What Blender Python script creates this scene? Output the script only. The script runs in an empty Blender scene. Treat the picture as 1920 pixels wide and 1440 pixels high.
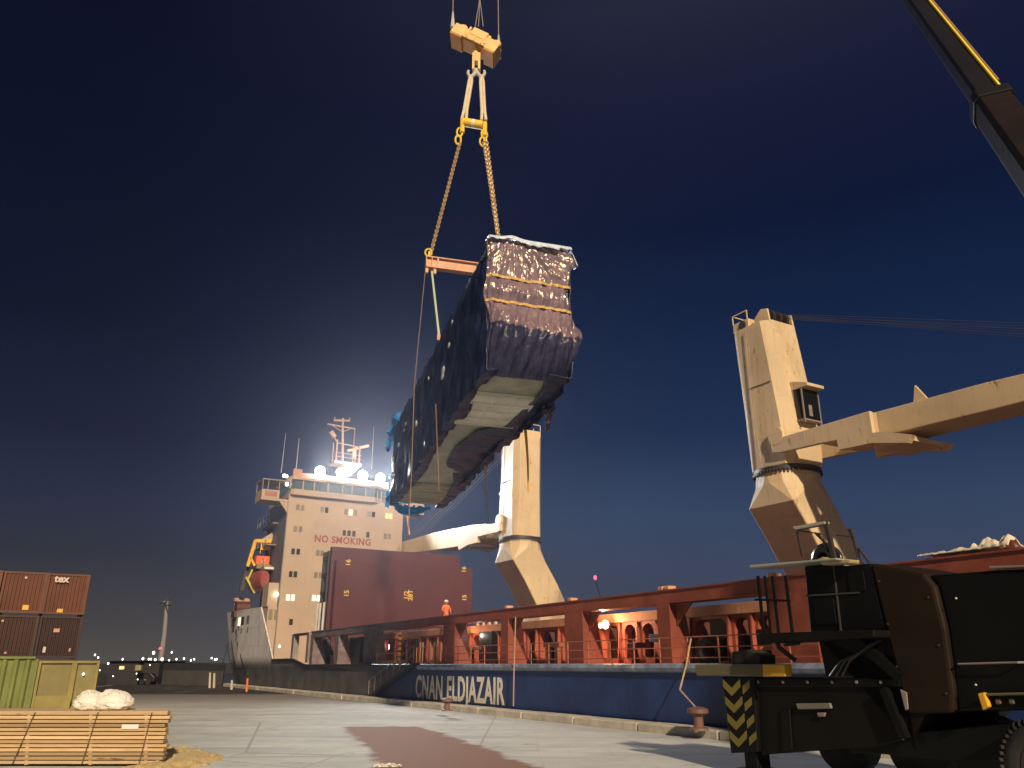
import bpy, bmesh, math, random
from math import sin, cos, pi, radians, atan2, sqrt, hypot
from mathutils import Vector, Matrix, noise
random.seed(7)
SC = bpy.context.scene
COL = SC.collection
# ------------------------------------------------------------------ camera
FPX, EYE = 1480.0, 2.2
PIT = radians(19.6)
cam_d = bpy.data.cameras.new("camera"); cam = bpy.data.objects.new("camera", cam_d); COL.objects.link(cam)
cam_d.sensor_width = 36.0; cam_d.lens = 36.0*FPX/1920.0
cam_d.clip_start = 0.1; cam_d.clip_end = 6000
cam.location = (0, 0, EYE); cam.rotation_euler = (pi/2+PIT, 0, 0)
SC.camera = cam
# ------------------------------------------------------------------ world: clear night sky with town glow at the horizon
W = bpy.data.worlds.new("World"); SC.world = W; W.use_nodes = True
nt = W.node_tree; nt.nodes.clear()
def nn(t, kind, **kw):
    n = t.nodes.new(kind)
    for k, v in kw.items(): setattr(n, k, v)
    return n
out = nn(nt, 'ShaderNodeOutputWorld'); bg = nn(nt, 'ShaderNodeBackground')
tc = nn(nt, 'ShaderNodeTexCoord'); sp = nn(nt, 'ShaderNodeSeparateXYZ')
nt.links.new(tc.outputs['Generated'], sp.inputs[0])
def ramp(t, stops, interp='LINEAR'):
    r = nn(t, 'ShaderNodeValToRGB'); r.color_ramp.interpolation = interp
    e = r.color_ramp.elements
    while len(e) > 1: e.remove(e[-1])
    e[0].position = stops[0][0]; e[0].color = (*stops[0][1], 1)
    for p, c in stops[1:]:
        q = e.new(p); q.color = (*c, 1)
    return r
rR = ramp(nt, [(0, (.062, .070, .105)), (.10, (.050, .068, .122)), (.18, (.034, .060, .125)), (.27, (.0115, .0270, .0760)), (.39, (.0045, .0155, .0540)), (.50, (.0026, .0078, .0340)), (.62, (.0080, .0105, .0360)), (.70, (.0165, .0200, .0430)), (1, (.012, .014, .035))])
rL = ramp(nt, [(0, (.100, .090, .078)), (.05, (.062, .058, .061)), (.115, (.033, .036, .052)), (.18, (.0225, .0285, .062)), (.25, (.0120, .0155, .040)), (.37, (.0048, .0085, .0245)), (.53, (.0026, .0060, .0195)), (.70, (.0030, .0038, .0180)), (1, (.003, .004, .016))])
nt.links.new(sp.outputs['Z'], rR.inputs[0]); nt.links.new(sp.outputs['Z'], rL.inputs[0])
mr = nn(nt, 'ShaderNodeMapRange'); mr.inputs[1].default_value = -.42; mr.inputs[2].default_value = .14
nt.links.new(sp.outputs['X'], mr.inputs[0])
mx = nn(nt, 'ShaderNodeMix', data_type='RGBA')
nt.links.new(mr.outputs[0], mx.inputs[0]); nt.links.new(rL.outputs[0], mx.inputs[6]); nt.links.new(rR.outputs[0], mx.inputs[7])
cn = nn(nt, 'ShaderNodeTexNoise'); cn.inputs['Scale'].default_value = 2.6; cn.inputs['Detail'].default_value = 5; cn.inputs['Distortion'].default_value = .6
cmap = nn(nt, 'ShaderNodeMapping'); cmap.inputs['Scale'].default_value = (1, 1, 3.2); nt.links.new(tc.outputs['Generated'], cmap.inputs[0]); nt.links.new(cmap.outputs[0], cn.inputs['Vector'])
cr_ = nn(nt, 'ShaderNodeMapRange'); cr_.inputs[1].default_value = .3; cr_.inputs[2].default_value = .7; cr_.inputs[3].default_value = .93; cr_.inputs[4].default_value = 1.05
nt.links.new(cn.outputs[0], cr_.inputs[0]); nt.links.new(cr_.outputs[0], bg.inputs[1])
nt.links.new(mx.outputs[2], bg.inputs[0])
nt.links.new(bg.outputs[0], out.inputs[0])
# ------------------------------------------------------------------ key light (the quay's light masts, behind and to the right of the camera)
sun_d = bpy.data.lights.new("quay_light", 'SUN'); sun = bpy.data.objects.new("quay_light", sun_d); COL.objects.link(sun)
sun_d.energy = 4.6; sun_d.angle = radians(1.8); sun_d.color = (1.0, .77, .51)
SUN_AZ, SUN_EL = radians(166), radians(26)
sd = Vector((sin(SUN_AZ)*cos(SUN_EL), cos(SUN_AZ)*cos(SUN_EL), sin(SUN_EL)))
sun.rotation_euler = sd.to_track_quat('Z', 'Y').to_euler()
SC.view_settings.view_transform = 'Standard'; SC.view_settings.look = 'None'
SC.view_settings.exposure = 0.0; SC.view_settings.gamma = 1.0
try:
    SC.cycles.use_denoising = True
    SC.cycles.max_bounces = 6; SC.cycles.sample_clamp_indirect = 4
    SC.cycles.volume_bounces = 0
except Exception: pass

# ------------------------------------------------------------------ frames
A = radians(30.1)
UV = (-sin(A), cos(A)); VV = (cos(A), sin(A))
SHIP = Matrix.Rotation(A, 4, 'Z')             # local (L across to starboard, s aft, z)
WORLD = Matrix.Identity(4)
cP, sP = cos(PIT), sin(PIT)
def ray(x, y):
    a = (x-960)/FPX; b = (720-y)/FPX
    return (a, cP-b*sP, sP+b*cP)
def on_s(x, y, s):
    r = ray(x, y); t = s/(r[0]*UV[0]+r[1]*UV[1])
    return (t*(r[0]*VV[0]+r[1]*VV[1]), EYE+t*r[2])
def on_L(x, y, L):
    r = ray(x, y); t = L/(r[0]*VV[0]+r[1]*VV[1])
    return (t*(r[0]*UV[0]+r[1]*UV[1]), EYE+t*r[2])
def on_Y(x, y, Y):
    r = ray(x, y); t = Y/r[1]
    return (t*r[0], EYE+t*r[2])
def on_g(x, y, z=0.0):
    r = ray(x, y); t = (z-EYE)/r[2]
    return (t*r[0], t*r[1])

# ------------------------------------------------------------------ materials
MATS = {}
def newmat(name):
    m = bpy.data.materials.new(name); m.use_nodes = True
    t = m.node_tree; b = t.nodes['Principled BSDF']
    return m, t, b
def mixc(t, f, a, b):
    n = nn(t, 'ShaderNodeMix', data_type='RGBA')
    for i, v in ((0, f), (6, a), (7, b)):
        if hasattr(v, 'is_output') or hasattr(v, 'links'): t.links.new(v, n.inputs[i])
        elif i == 0: n.inputs[0].default_value = v
        else: n.inputs[i].default_value = (*v, 1)
    return n.outputs[2]
def objco(t, scale=(1, 1, 1), loc=(0, 0, 0)):
    c = nn(t, 'ShaderNodeTexCoord'); m = nn(t, 'ShaderNodeMapping')
    m.inputs['Scale'].default_value = scale; m.inputs['Location'].default_value = loc
    t.links.new(c.outputs['Object'], m.inputs[0]); return m.outputs[0]
def noi(t, vec, scale, detail=4, rough=.6):
    n = nn(t, 'ShaderNodeTexNoise'); n.inputs['Scale'].default_value = scale
    n.inputs['Detail'].default_value = detail; n.inputs['Roughness'].default_value = rough
    t.links.new(vec, n.inputs['Vector']); return n.outputs[0]
def thr(t, v, lo, hi):
    n = nn(t, 'ShaderNodeMapRange', interpolation_type='SMOOTHSTEP'); n.inputs[1].default_value = lo; n.inputs[2].default_value = hi
    t.links.new(v, n.inputs[0]); return n.outputs[0]
def bump(t, b, h, strength, dist=.02):
    n = nn(t, 'ShaderNodeBump'); n.inputs['Strength'].default_value = strength; n.inputs['Distance'].default_value = dist
    t.links.new(h, n.inputs['Height']); t.links.new(n.outputs[0], b.inputs['Normal'])
def paint(name, col, rough=.5, var=.18, rust=0.0, rustcol=(.13, .05, .02), streak=0.0, scol=None, metal=0.0, sc=.6, bs=.15, plates=0):
    if name in MATS: return MATS[name]
    m, t, b = newmat(name)
    v = objco(t)
    n1 = noi(t, v, sc, 5)
    dark = tuple(c*(1-var) for c in col); lite = tuple(min(1, c*(1+var*.6)) for c in col)
    c = mixc(t, thr(t, n1, .3, .7), dark, lite)
    if streak:
        vs = objco(t, (1.7, 1.7, .12), (3, 1, 2)); n3 = noi(t, vs, 2.2, 6, .7)
        mm = nn(t, 'ShaderNodeMath', operation='MULTIPLY'); t.links.new(thr(t, n3, .52, .74), mm.inputs[0]); mm.inputs[1].default_value = streak
        c = mixc(t, mm.outputs[0], c, scol or tuple(x*.55 for x in col))
    if rust:
        vr = objco(t, (1, 1, .35), (7, 3, 1)); n4 = noi(t, vr, 3.2, 8, .72)
        rm_ = nn(t, 'ShaderNodeMath', operation='MULTIPLY'); t.links.new(thr(t, n4, .74-rust*.2, .80-rust*.18), rm_.inputs[0]); t.links.new(thr(t, noi(t, objco(t, (1, 1, 1), (11, 5, 3)), .55, 3), .46, .60), rm_.inputs[1])
        c = mixc(t, rm_.outputs[0], c, rustcol)
    t.links.new(c, b.inputs['Base Color'])
    n5 = noi(t, v, 9, 4); rr = nn(t, 'ShaderNodeMapRange'); rr.inputs[3].default_value = max(.05, rough-.12); rr.inputs[4].default_value = min(1, rough+.15)
    t.links.new(n5, rr.inputs[0]); t.links.new(rr.outputs[0], b.inputs['Roughness'])
    b.inputs['Metallic'].default_value = metal
    if plates:
        c0 = nn(t, 'ShaderNodeTexCoord').outputs['Object']; sp_ = nn(t, 'ShaderNodeSeparateXYZ'); t.links.new(c0, sp_.inputs[0])
        ad_ = nn(t, 'ShaderNodeMath', operation='ADD'); t.links.new(sp_.outputs[0], ad_.inputs[0]); t.links.new(sp_.outputs[1], ad_.inputs[1])
        cb_ = nn(t, 'ShaderNodeCombineXYZ'); t.links.new(ad_.outputs[0], cb_.inputs[0]); t.links.new(sp_.outputs[2], cb_.inputs[1])
        bk = nn(t, 'ShaderNodeTexBrick'); bk.inputs['Scale'].default_value = 1; bk.inputs['Brick Width'].default_value = plates*1.6; bk.inputs['Row Height'].default_value = plates; bk.inputs['Mortar Size'].default_value = .018; bk.inputs['Mortar Smooth'].default_value = .6
        t.links.new(cb_.outputs[0], bk.inputs['Vector'])
        n6 = noi(t, c0, .8, 3); a2 = nn(t, 'ShaderNodeMath', operation='MULTIPLY_ADD'); t.links.new(bk.outputs['Fac'], a2.inputs[0]); a2.inputs[1].default_value = .5; t.links.new(n6, a2.inputs[2])
        bump(t, b, a2.outputs[0], .35, .05)
        c = mixc(t, thr(t, bk.outputs['Fac'], .3, 2.2), c, tuple(x*.5 for x in col)); t.links.new(c, b.inputs['Base Color'])
    else: bump(t, b, n5, bs)
    MATS[name] = m; return m
def glow(name, col, s):
    if name in MATS: return MATS[name]
    m, t, b = newmat(name)
    b.inputs['Base Color'].default_value = (*[min(1, c) for c in col], 1)
    b.inputs['Emission Color'].default_value = (*col, 1); b.inputs['Emission Strength'].default_value = s
    MATS[name] = m; return m

CREAM = paint('crane_cream_paint', (.66, .52, .34), .48, .12, rust=.88, rustcol=(.34, .20, .08), streak=.55, scol=(.46, .30, .14), sc=.3, plates=2.4)
SUPW = paint('superstructure_paint', (.44, .335, .255), .55, .08, rust=.2, streak=.4, scol=(.36, .25, .18), sc=.25, plates=2.54)
REDP = paint('red_oxide_paint', (.36, .085, .045), .5, .22, rust=.35, rustcol=(.10, .035, .02), streak=.35, scol=(.20, .05, .03))
MAROON = paint('maroon_paint', (.088, .020, .024), .5, .14, rust=.15, streak=.25, scol=(.06, .016, .02), sc=.25, plates=2.2)
BROWNR = paint('brown_red_paint', (.12, .035, .03), .55, .2, rust=.3)
GREYP = paint('grey_steel_paint', (.26, .22, .21), .55, .25, rust=.3)
DGREY = paint('dark_steel', (.045, .04, .04), .5, .3, rust=.2)
BLACKP = paint('black_paint', (.010, .010, .010), .45, .3)
WHITEP = paint('white_paint', (.72, .72, .70), .5, .1, rust=.1)
YELP = paint('yellow_paint', (.75, .42, .03), .45, .15, rust=.2)
ORANGE = paint('orange_paint', (.80, .16, .05), .5, .1)
ROPE = paint('rope_fibre', (.50, .36, .20), .8, .25, sc=6)
WIRE = paint('wire_rope_steel', (.35, .33, .30), .45, .2, metal=.4, sc=6)
CHAIN = paint('chain_steel', (.52, .37, .20), .45, .25, metal=.3, sc=5)
PINKB = paint('spreader_beam_paint', (.62, .33, .20), .5, .18, rust=.4, sc=1.5)
HOOKY = paint('hook_block_paint', (.80, .55, .22), .45, .12, rust=.3, sc=1)
LINEW = paint('grey_white_metal', (.50, .50, .48), .5, .15)
GLASSD, _t, _b = newmat('dark_glass'); _b.inputs['Base Color'].default_value = (.03, .035, .03, 1); _b.inputs['Roughness'].default_value = .12; _b.inputs['IOR'].default_value = 1.5
GLASSB, _t, _b = newmat('bridge_glass'); _b.inputs['Base Color'].default_value = (.05, .065, .06, 1); _b.inputs['Roughness'].default_value = .15
_b.inputs['Emission Color'].default_value = (.25, .34, .32, 1); _b.inputs['Emission Strength'].default_value = .14
WGREY = paint('curtained_window', (.22, .19, .14), .4, .2)
WPALE = paint('blind_window', (.42, .36, .28), .5, .1)
WINLIT = glow('lit_window', (1.0, .93, .66), .95)
WINORG = glow('orange_lit_window', (1.0, .58, .25), .8)
FLOOD = glow('flood_lamp_glass', (1.0, .97, .90), 90)
SODIUM = glow('sodium_lamp', (1.0, .55, .22), 12)
WLAMP = glow('white_lamp', (1.0, .95, .85), 6)
RLAMP = glow('red_lamp', (1.0, .05, .10), 5)

# ------------------------------------------------------------------ mesh builder
ROOTM = {}
class MB:
    def __init__(s, frame=WORLD): s.v = []; s.f = []; s.F = frame
    def add(s, vs, fs):
        o = len(s.v); s.v += [s.F @ Vector(v) for v in vs]; s.f += [tuple(i+o for i in f) for f in fs]; return s
    def box(s, x0, x1, y0, y1, z0, z1):
        if x0 > x1: x0, x1 = x1, x0
        if y0 > y1: y0, y1 = y1, y0
        if z0 > z1: z0, z1 = z1, z0
        v = [(x, y, z) for z in (z0, z1) for x, y in ((x0, y0), (x1, y0), (x1, y1), (x0, y1))]
        return s.add(v, [(3, 2, 1, 0), (4, 5, 6, 7), (0, 1, 5, 4), (1, 2, 6, 5), (2, 3, 7, 6), (3, 0, 4, 7)])
    def loft(s, secs, cap=True, close=True):
        n = len(secs[0]); v = [p for c in secs for p in c]; f = []
        for i in range(len(secs)-1):
            for j in range(n if close else n-1):
                k = (j+1) % n
                f.append((i*n+j, i*n+k, (i+1)*n+k, (i+1)*n+j))
        if cap: f += [tuple(range(n))[::-1], tuple((len(secs)-1)*n+j for j in range(n))]
        return s.add(v, f)
    def bar(s, p0, p1, w, h=None, up=(0, 0, 1)):
        h = h or w; p0, p1 = Vector(p0), Vector(p1); d = (p1-p0).normalized(); up = Vector(up)
        if abs(d.dot(up)) > .98: up = Vector((0, 1, 0))
        a = d.cross(up).normalized(); b = a.cross(d).normalized()
        c = [a*w/2*i+b*h/2*j for i, j in ((-1, -1), (1, -1), (1, 1), (-1, 1))]
        return s.loft([[p0+q for q in c], [p1+q for q in c]])
    def tube(s, pts, r, n=6, r1=None):
        pts = [Vector(p) for p in pts]; secs = []; m = len(pts)
        ref = None
        for i, p in enumerate(pts):
            d = (pts[min(i+1, m-1)]-pts[max(i-1, 0)])
            if d.length < 1e-9: d = Vector((0, 0, 1))
            d.normalize()
            if ref is None: ref = Vector((0, 0, 1)) if abs(d.z) < .9 else Vector((1, 0, 0))
            a = d.cross(ref).normalized(); b = a.cross(d).normalized(); ref = b
            rr = r if r1 is None else r+(r1-r)*i/(m-1)
            secs.append([p+a*rr*cos(2*pi*k/n)+b*rr*sin(2*pi*k/n) for k in range(n)])
        return s.loft(secs)
    def ball(s, c, r, n=10, sx=1, sy=1, sz=1):
        c = Vector(c); v = [c+Vector((0, 0, -r*sz))]; f = []
        h = n//2
        for i in range(1, h):
            a = -pi/2+pi*i/h
            for j in range(n): v.append(c+Vector((r*sx*cos(a)*cos(2*pi*j/n), r*sy*cos(a)*sin(2*pi*j/n), r*sz*sin(a))))
        v.append(c+Vector((0, 0, r*sz)))
        for j in range(n):
            k = (j+1) % n; f.append((0, 1+k, 1+j)); f.append((len(v)-1, 1+(h-2)*n+j, 1+(h-2)*n+k))
            for i in range(h-2): f.append((1+i*n+j, 1+i*n+k, 1+(i+1)*n+k, 1+(i+1)*n+j))
        return s.add(v, f)
    def prism(s, pts, vec):
        vec = Vector(vec); pts = [Vector(p) for p in pts]
        return s.loft([pts, [p+vec for p in pts]])
    def torus(s, c, R, r, ax=(0, 1, 0), n=20, m=8, sx=1):
        c = Vector(c); ax = Vector(ax).normalized(); q = ax.to_track_quat('Z', 'Y')
        v = []; f = []
        for i in range(n):
            a = 2*pi*i/n
            for j in range(m):
                b = 2*pi*j/m
                v.append(c+q @ Vector(((R+r*cos(b))*cos(a)*sx, (R+r*cos(b))*sin(a), r*sin(b))))
        for i in range(n):
            for j in range(m): f.append((i*m+j, ((i+1) % n)*m+j, ((i+1) % n)*m+(j+1) % m, i*m+(j+1) % m))
        return s.add(v, f)
    def build(s, name, mat, parent=None, smooth=False, bevel=0, **tags):
        vs = [v for v in s.v]
        if parent is not None: inv = ROOTM[parent.name].inverted(); M = ROOTM[parent.name]
        else:
            xs = [v.x for v in vs]; ys = [v.y for v in vs]; zs = [v.z for v in vs]
            M = Matrix.Translation(((min(xs)+max(xs))/2, (min(ys)+max(ys))/2, min(zs))); inv = M.inverted()
        me = bpy.data.meshes.new(name); me.from_pydata([inv @ v for v in vs], [], s.f)
        bm = bmesh.new(); bm.from_mesh(me); bmesh.ops.recalc_face_normals(bm, faces=bm.faces); bm.to_mesh(me); bm.free()
        for m_ in (mat if isinstance(mat, (list, tuple)) else [mat]): me.materials.append(m_)
        if smooth:
            me.shade_smooth()
            try: me.set_sharp_from_angle(angle=radians(38))
            except Exception: pass
        o = bpy.data.objects.new(name, me); COL.objects.link(o)
        if parent is not None: o.parent = parent
        else: o.matrix_world = M
        ROOTM[o.name] = M
        if bevel:
            b = o.modifiers.new('bevel', 'BEVEL'); b.width = bevel; b.segments = 2; b.limit_method = 'ANGLE'; b.angle_limit = radians(50)
        for k, v in tags.items(): o[k] = v
        return o
def root(name, loc, rotz=0, **tags):
    o = bpy.data.objects.new(name, None); COL.objects.link(o); o.empty_display_size = .5
    M = Matrix.Translation(loc) @ Matrix.Rotation(rotz, 4, 'Z'); o.matrix_world = M; ROOTM[o.name] = M
    for k, v in tags.items(): o[k] = v
    return o
def text_mesh(txt, size, name, mat, parent, M, sx=1.0, bold=0.0, depth=.02, spacing=1.0):
    """M maps text plane (x right, y up, z out) to world; text centred"""
    c = bpy.data.curves.new(name, 'FONT'); c.body = txt; c.size = size; c.align_x = 'CENTER'; c.align_y = 'CENTER'
    c.offset = bold; c.extrude = depth; c.space_character = spacing; c.resolution_u = 3
    t = bpy.data.objects.new(name, c); COL.objects.link(t)
    dg = bpy.context.evaluated_depsgraph_get(); dg.update()
    me = bpy.data.meshes.new_from_object(t.evaluated_get(dg)); bpy.data.objects.remove(t)
    inv = ROOTM[parent.name].inverted() if parent else WORLD
    me.transform(inv @ M @ Matrix.Diagonal((sx, 1, 1, 1)))
    me.materials.clear(); me.materials.append(mat)
    o = bpy.data.objects.new(name, me); COL.objects.link(o)
    if parent: o.parent = parent; ROOTM[o.name] = ROOTM[parent.name]
    return o
def mat4(xa, ya, za, org):
    m = Matrix.Identity(4)
    for i in range(3): m[i][0] = xa[i]; m[i][1] = ya[i]; m[i][2] = za[i]; m[i][3] = org[i]
    return m
def ship(L, s, z): return SHIP @ Vector((L, s, z))
def fbm(x, y, z=0, o=4):
    return noise.fractal(Vector((x, y, z)), 1.0, 2.0, o)

# ================================================================== GROUND, WATER
m, t, b = newmat('quay_concrete')
co = nn(t, 'ShaderNodeTexCoord').outputs['Object']
big = noi(t, co, .045, 5, .6); mid = noi(t, co, .35, 6, .65); fine = noi(t, co, 14, 6, .7)
stretch = objco(t, (.05, .35, 1)); st = noi(t, stretch, 1.6, 6, .65)
c1 = mixc(t, thr(t, mid, .3, .7), (.47, .51, .52), (.66, .69, .68))
c1 = mixc(t, thr(t, st, .48, .68), c1, (.38, .41, .44))
c1 = mixc(t, thr(t, big, .45, .65), c1, (.46, .48, .48))
# light falloff painted in: ground darkens further off, with an uneven edge
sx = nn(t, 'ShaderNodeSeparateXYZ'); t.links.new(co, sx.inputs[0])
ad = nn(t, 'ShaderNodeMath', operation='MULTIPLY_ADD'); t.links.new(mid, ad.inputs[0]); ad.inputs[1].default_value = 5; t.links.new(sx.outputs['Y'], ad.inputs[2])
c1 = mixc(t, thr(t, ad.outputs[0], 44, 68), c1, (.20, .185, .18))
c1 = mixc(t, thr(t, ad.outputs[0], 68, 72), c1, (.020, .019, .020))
cr = nn(t, 'ShaderNodeTexVoronoi', feature='DISTANCE_TO_EDGE'); cr.inputs['Scale'].default_value = .07; t.links.new(co, cr.inputs['Vector'])
crk = nn(t, 'ShaderNodeMath', operation='LESS_THAN'); t.links.new(cr.outputs['Distance'], crk.inputs[0]); crk.inputs[1].default_value = .0022
c1 = mixc(t, crk.outputs[0], c1, (.38, .38, .38))
rmap = nn(t, 'ShaderNodeMapping'); rmap.inputs['Rotation'].default_value = (0, 0, -A); t.links.new(co, rmap.inputs[0])
bk = nn(t, 'ShaderNodeTexBrick'); bk.inputs['Scale'].default_value = 1; bk.offset = 0; bk.inputs['Brick Width'].default_value = 14; bk.inputs['Row Height'].default_value = 9; bk.inputs['Mortar Size'].default_value = .022; bk.inputs['Mortar Smooth'].default_value = .3
t.links.new(rmap.outputs[0], bk.inputs['Vector']); c1 = mixc(t, thr(t, bk.outputs['Fac'], .5, 3.6), c1, (.16, .155, .15))
oil = noi(t, co, .85, 5, .6); c1 = mixc(t, thr(t, oil, .58, .74), c1, (.30, .29, .28))
tm_ = nn(t, 'ShaderNodeMapping'); tm_.inputs['Rotation'].default_value = (0, 0, -A-.25); tm_.inputs['Scale'].default_value = (2.2, .05, 1); t.links.new(co, tm_.inputs[0])
c1 = mixc(t, thr(t, noi(t, tm_.outputs[0], 1.5, 6, .7), .56, .76), c1, (.40, .40, .40))
# brown cargo dust patch (worn-in stain), from the painted mask on the sheet
at = nn(t, 'ShaderNodeAttribute', attribute_name='dust')
dn = nn(t, 'ShaderNodeMath', operation='ADD'); t.links.new(at.outputs['Fac'], dn.inputs[0])
dn2 = nn(t, 'ShaderNodeMath', operation='MULTIPLY_ADD'); t.links.new(noi(t, co, .9, 6, .7), dn2.inputs[0]); dn2.inputs[1].default_value = 1.1; dn2.inputs[2].default_value = -.55
t.links.new(dn2.outputs[0], dn.inputs[1])
c1 = mixc(t, thr(t, dn.outputs[0], .35, .62), c1, (.24, .105, .05))
c1 = mixc(t, thr(t, fine, .62, .8), c1, (.25, .24, .22))
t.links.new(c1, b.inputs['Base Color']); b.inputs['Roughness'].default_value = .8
bump(t, b, fine, .25, .02); GROUND = m
stain_poly = [Vector(on_g(*p)) for p in ((640, 1362), (785, 1362), (860, 1386), (1010, 1441), (1120, 1500), (720, 1500), (705, 1430), (690, 1400))]
def inside(p, poly):
    c = False; j = len(poly)-1
    for i in range(len(poly)):
        a, b_ = poly[i], poly[j]
        if (a.y > p[1]) != (b_.y > p[1]) and p[0] < (b_.x-a.x)*(p[1]-a.y)/(b_.y-a.y)+a.x: c = not c
        j = i
    return c
def pdist(p, poly):
    d = 1e9; p = Vector(p)
    for i in range(len(poly)):
        a, b_ = poly[i-1], poly[i]; ab = b_-a; k = max(0, min(1, (p-a).dot(ab)/ab.dot(ab))); d = min(d, (a+ab*k-p).length)
    return d
g = MB(SHIP)
# quay slab in ship frame: L from -260 to 19, s from -60 to 215
Ls = [-260, -200, -140, -90, -60, -40]+[-30+.5*i for i in range(98)]+[19.0]
Ss = [-60, -30, -10, 0]+[4+.5*i for i in range(90)]+[50+3*i for i in range(20)]+[112, 125, 150, 180, 215]
vs = [(L, s, 0) for s in Ss for L in Ls]; n = len(Ls)
g.add(vs, [(i*n+j, i*n+j+1, (i+1)*n+j+1, (i+1)*n+j) for i in range(len(Ss)-1) for j in range(n-1)])
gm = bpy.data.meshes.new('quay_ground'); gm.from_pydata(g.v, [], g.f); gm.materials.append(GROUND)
atr = gm.attributes.new('dust', 'FLOAT', 'POINT')
for i, v in enumerate(g.v):
    if -12 < v.x < 8 and 12 < v.y < 40:
        d = pdist((v.x, v.y), stain_poly); atr.data[i].value = .5+(1 if inside((v.x, v.y), stain_poly) else -1)*min(.5, d*.8)
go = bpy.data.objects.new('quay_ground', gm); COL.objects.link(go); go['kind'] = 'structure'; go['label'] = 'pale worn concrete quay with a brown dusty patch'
MB(SHIP).box(-260, 19, -60, 215, -3, -.05).build('quay_block', DGREY, None, kind='structure')
# raised coping along the quay edge
COP = paint('coping_concrete', (.58, .55, .48), .8, .25, streak=.2, sc=1.2)
cp = MB(SHIP)
for k in range(40):
    s0 = -40+k*4.0; cp.box(19.0+.01*(k % 3), 20.0, s0+.03, s0+3.97, -3, .27+.008*(k % 2))
cp.build('quay_coping', COP, None, bevel=.04, kind='structure')
m, t, b = newmat('dark_harbour_water'); b.inputs['Base Color'].default_value = (.004, .006, .008, 1); b.inputs['Roughness'].default_value = .12
bump(t, b, noi(t, objco(t), .6, 5), .5, .2); WATER = m
MB().add([(-2500, -400, -1.6), (2500, -400, -1.6), (2500, 3000, -1.6), (-2500, 3000, -1.6)], [(0, 1, 2, 3)]).build('harbour_water', WATER, None, kind='structure')
# painted lines
LINEM = paint('worn_line_paint', (.66, .66, .60), .7, .3, rust=.9, rustcol=(.45, .45, .43), sc=3)
YLINE = paint('worn_yellow_line', (.62, .56, .34), .7, .3, rust=.9, rustcol=(.45, .45, .42), sc=3)
def gline(p, q, w, name, mat, z=.004):
    a, b_ = Vector(on_g(*p)), Vector(on_g(*q)); d = (b_-a).normalized(); nrm = Vector((-d.y, d.x))*w/2
    M_ = MB(); k = 24; vs = []
    for i in range(k+1):
        c = a.lerp(b_, i/k); j = 1+.5*fbm(i*.9, p[0]*.1); vs += [(c.x+nrm.x*j, c.y+nrm.y*j, z), (c.x-nrm.x*j, c.y-nrm.y*j, z)]
    M_.add(vs, [(2*i, 2*i+1, 2*i+3, 2*i+2) for i in range(k)]).build(name, mat, None, kind='structure')
gline((318, 1379), (375, 1402), .09, 'yellow_line', YLINE)
gline((600, 1339), (780, 1341), .10, 'white_line', LINEM)
gline((690, 1327), (790, 1339), .35, 'white_line', LINEM)
gline((420, 1338), (510, 1349), .14, 'white_line', LINEM)
gline((540, 1342), (655, 1356), .10, 'white_line', LINEM)

# ================================================================== SHIP
SR = root('cargo_ship', ship(31, 48, -1.6), A, label='long blue hulled cargo ship with cream cranes moored along the quay', category='cargo ship')
HP, HS = 20.3, 41.7
m, t, b = newmat('hull_paint')
c = nn(t, 'ShaderNodeTexCoord').outputs['Object']; sx = nn(t, 'ShaderNodeSeparateXYZ'); t.links.new(c, sx.inputs[0])
vst = objco(t, (1.2, 1.2, .10)); nst = noi(t, vst, 2.5, 7, .7); nb = noi(t, c, .5, 6, .65); nf = noi(t, c, 5, 6, .7)
blue = mixc(t, thr(t, nb, .35, .7), (.010, .034, .15), (.018, .055, .22))
blue = mixc(t, thr(t, nst, .62, .80), blue, (.075, .085, .12))
grey = mixc(t, thr(t, nb, .35, .7), (.05, .05, .05), (.12, .12, .118))
grey = mixc(t, thr(t, nst, .60, .76), grey, (.16, .16, .16))
pale = mixc(t, thr(t, nst, .45, .62), (.85, .85, .88), (.55, .55, .57))
pale = mixc(t, thr(t, nf, .62, .72), pale, (.12, .08, .06))
# s - (46.5 + (2.1-z)*3.4) > 0 -> grey ; object coords are (L-31, s-48, z+1.6)
ma = nn(t, 'ShaderNodeMath', operation='MULTIPLY_ADD'); t.links.new(sx.outputs['Z'], ma.inputs[0]); ma.inputs[1].default_value = 3.4; t.links.new(sx.outputs['Y'], ma.inputs[2])
gmask = thr(t, ma.outputs[0], 11.08, 11.14)
zj = nn(t, 'ShaderNodeMath', operation='MULTIPLY_ADD'); t.links.new(nst, zj.inputs[0]); zj.inputs[1].default_value = 1.6; t.links.new(sx.outputs['Z'], zj.inputs[2])
pmask = thr(t, zj.outputs[0], 4.4, 5.6)
cc = mixc(t, gmask, blue, mixc(t, pmask, grey, pale))
cb_ = nn(t, 'ShaderNodeCombineXYZ'); t.links.new(sx.outputs['Y'], cb_.inputs[0]); t.links.new(sx.outputs['Z'], cb_.inputs[1])
bk = nn(t, 'ShaderNodeTexBrick'); bk.inputs['Scale'].default_value = 1; bk.inputs['Brick Width'].default_value = 5.5; bk.inputs['Row Height'].default_value = 1.9; bk.inputs['Mortar Size'].default_value = .03; bk.inputs['Mortar Smooth'].default_value = .5
t.links.new(cb_.outputs[0], bk.inputs['Vector'])
scr = noi(t, objco(t, (1, .12, 1.6), (5, 2, 9)), 2.4, 8, .75)
cc = mixc(t, thr(t, scr, .64, .72), cc, (.17, .16, .17)); cc = mixc(t, thr(t, noi(t, objco(t, (1, .7, .22), (1, 8, 2)), 2.0, 8, .75), .66, .74), cc, (.10, .045, .025))
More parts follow.
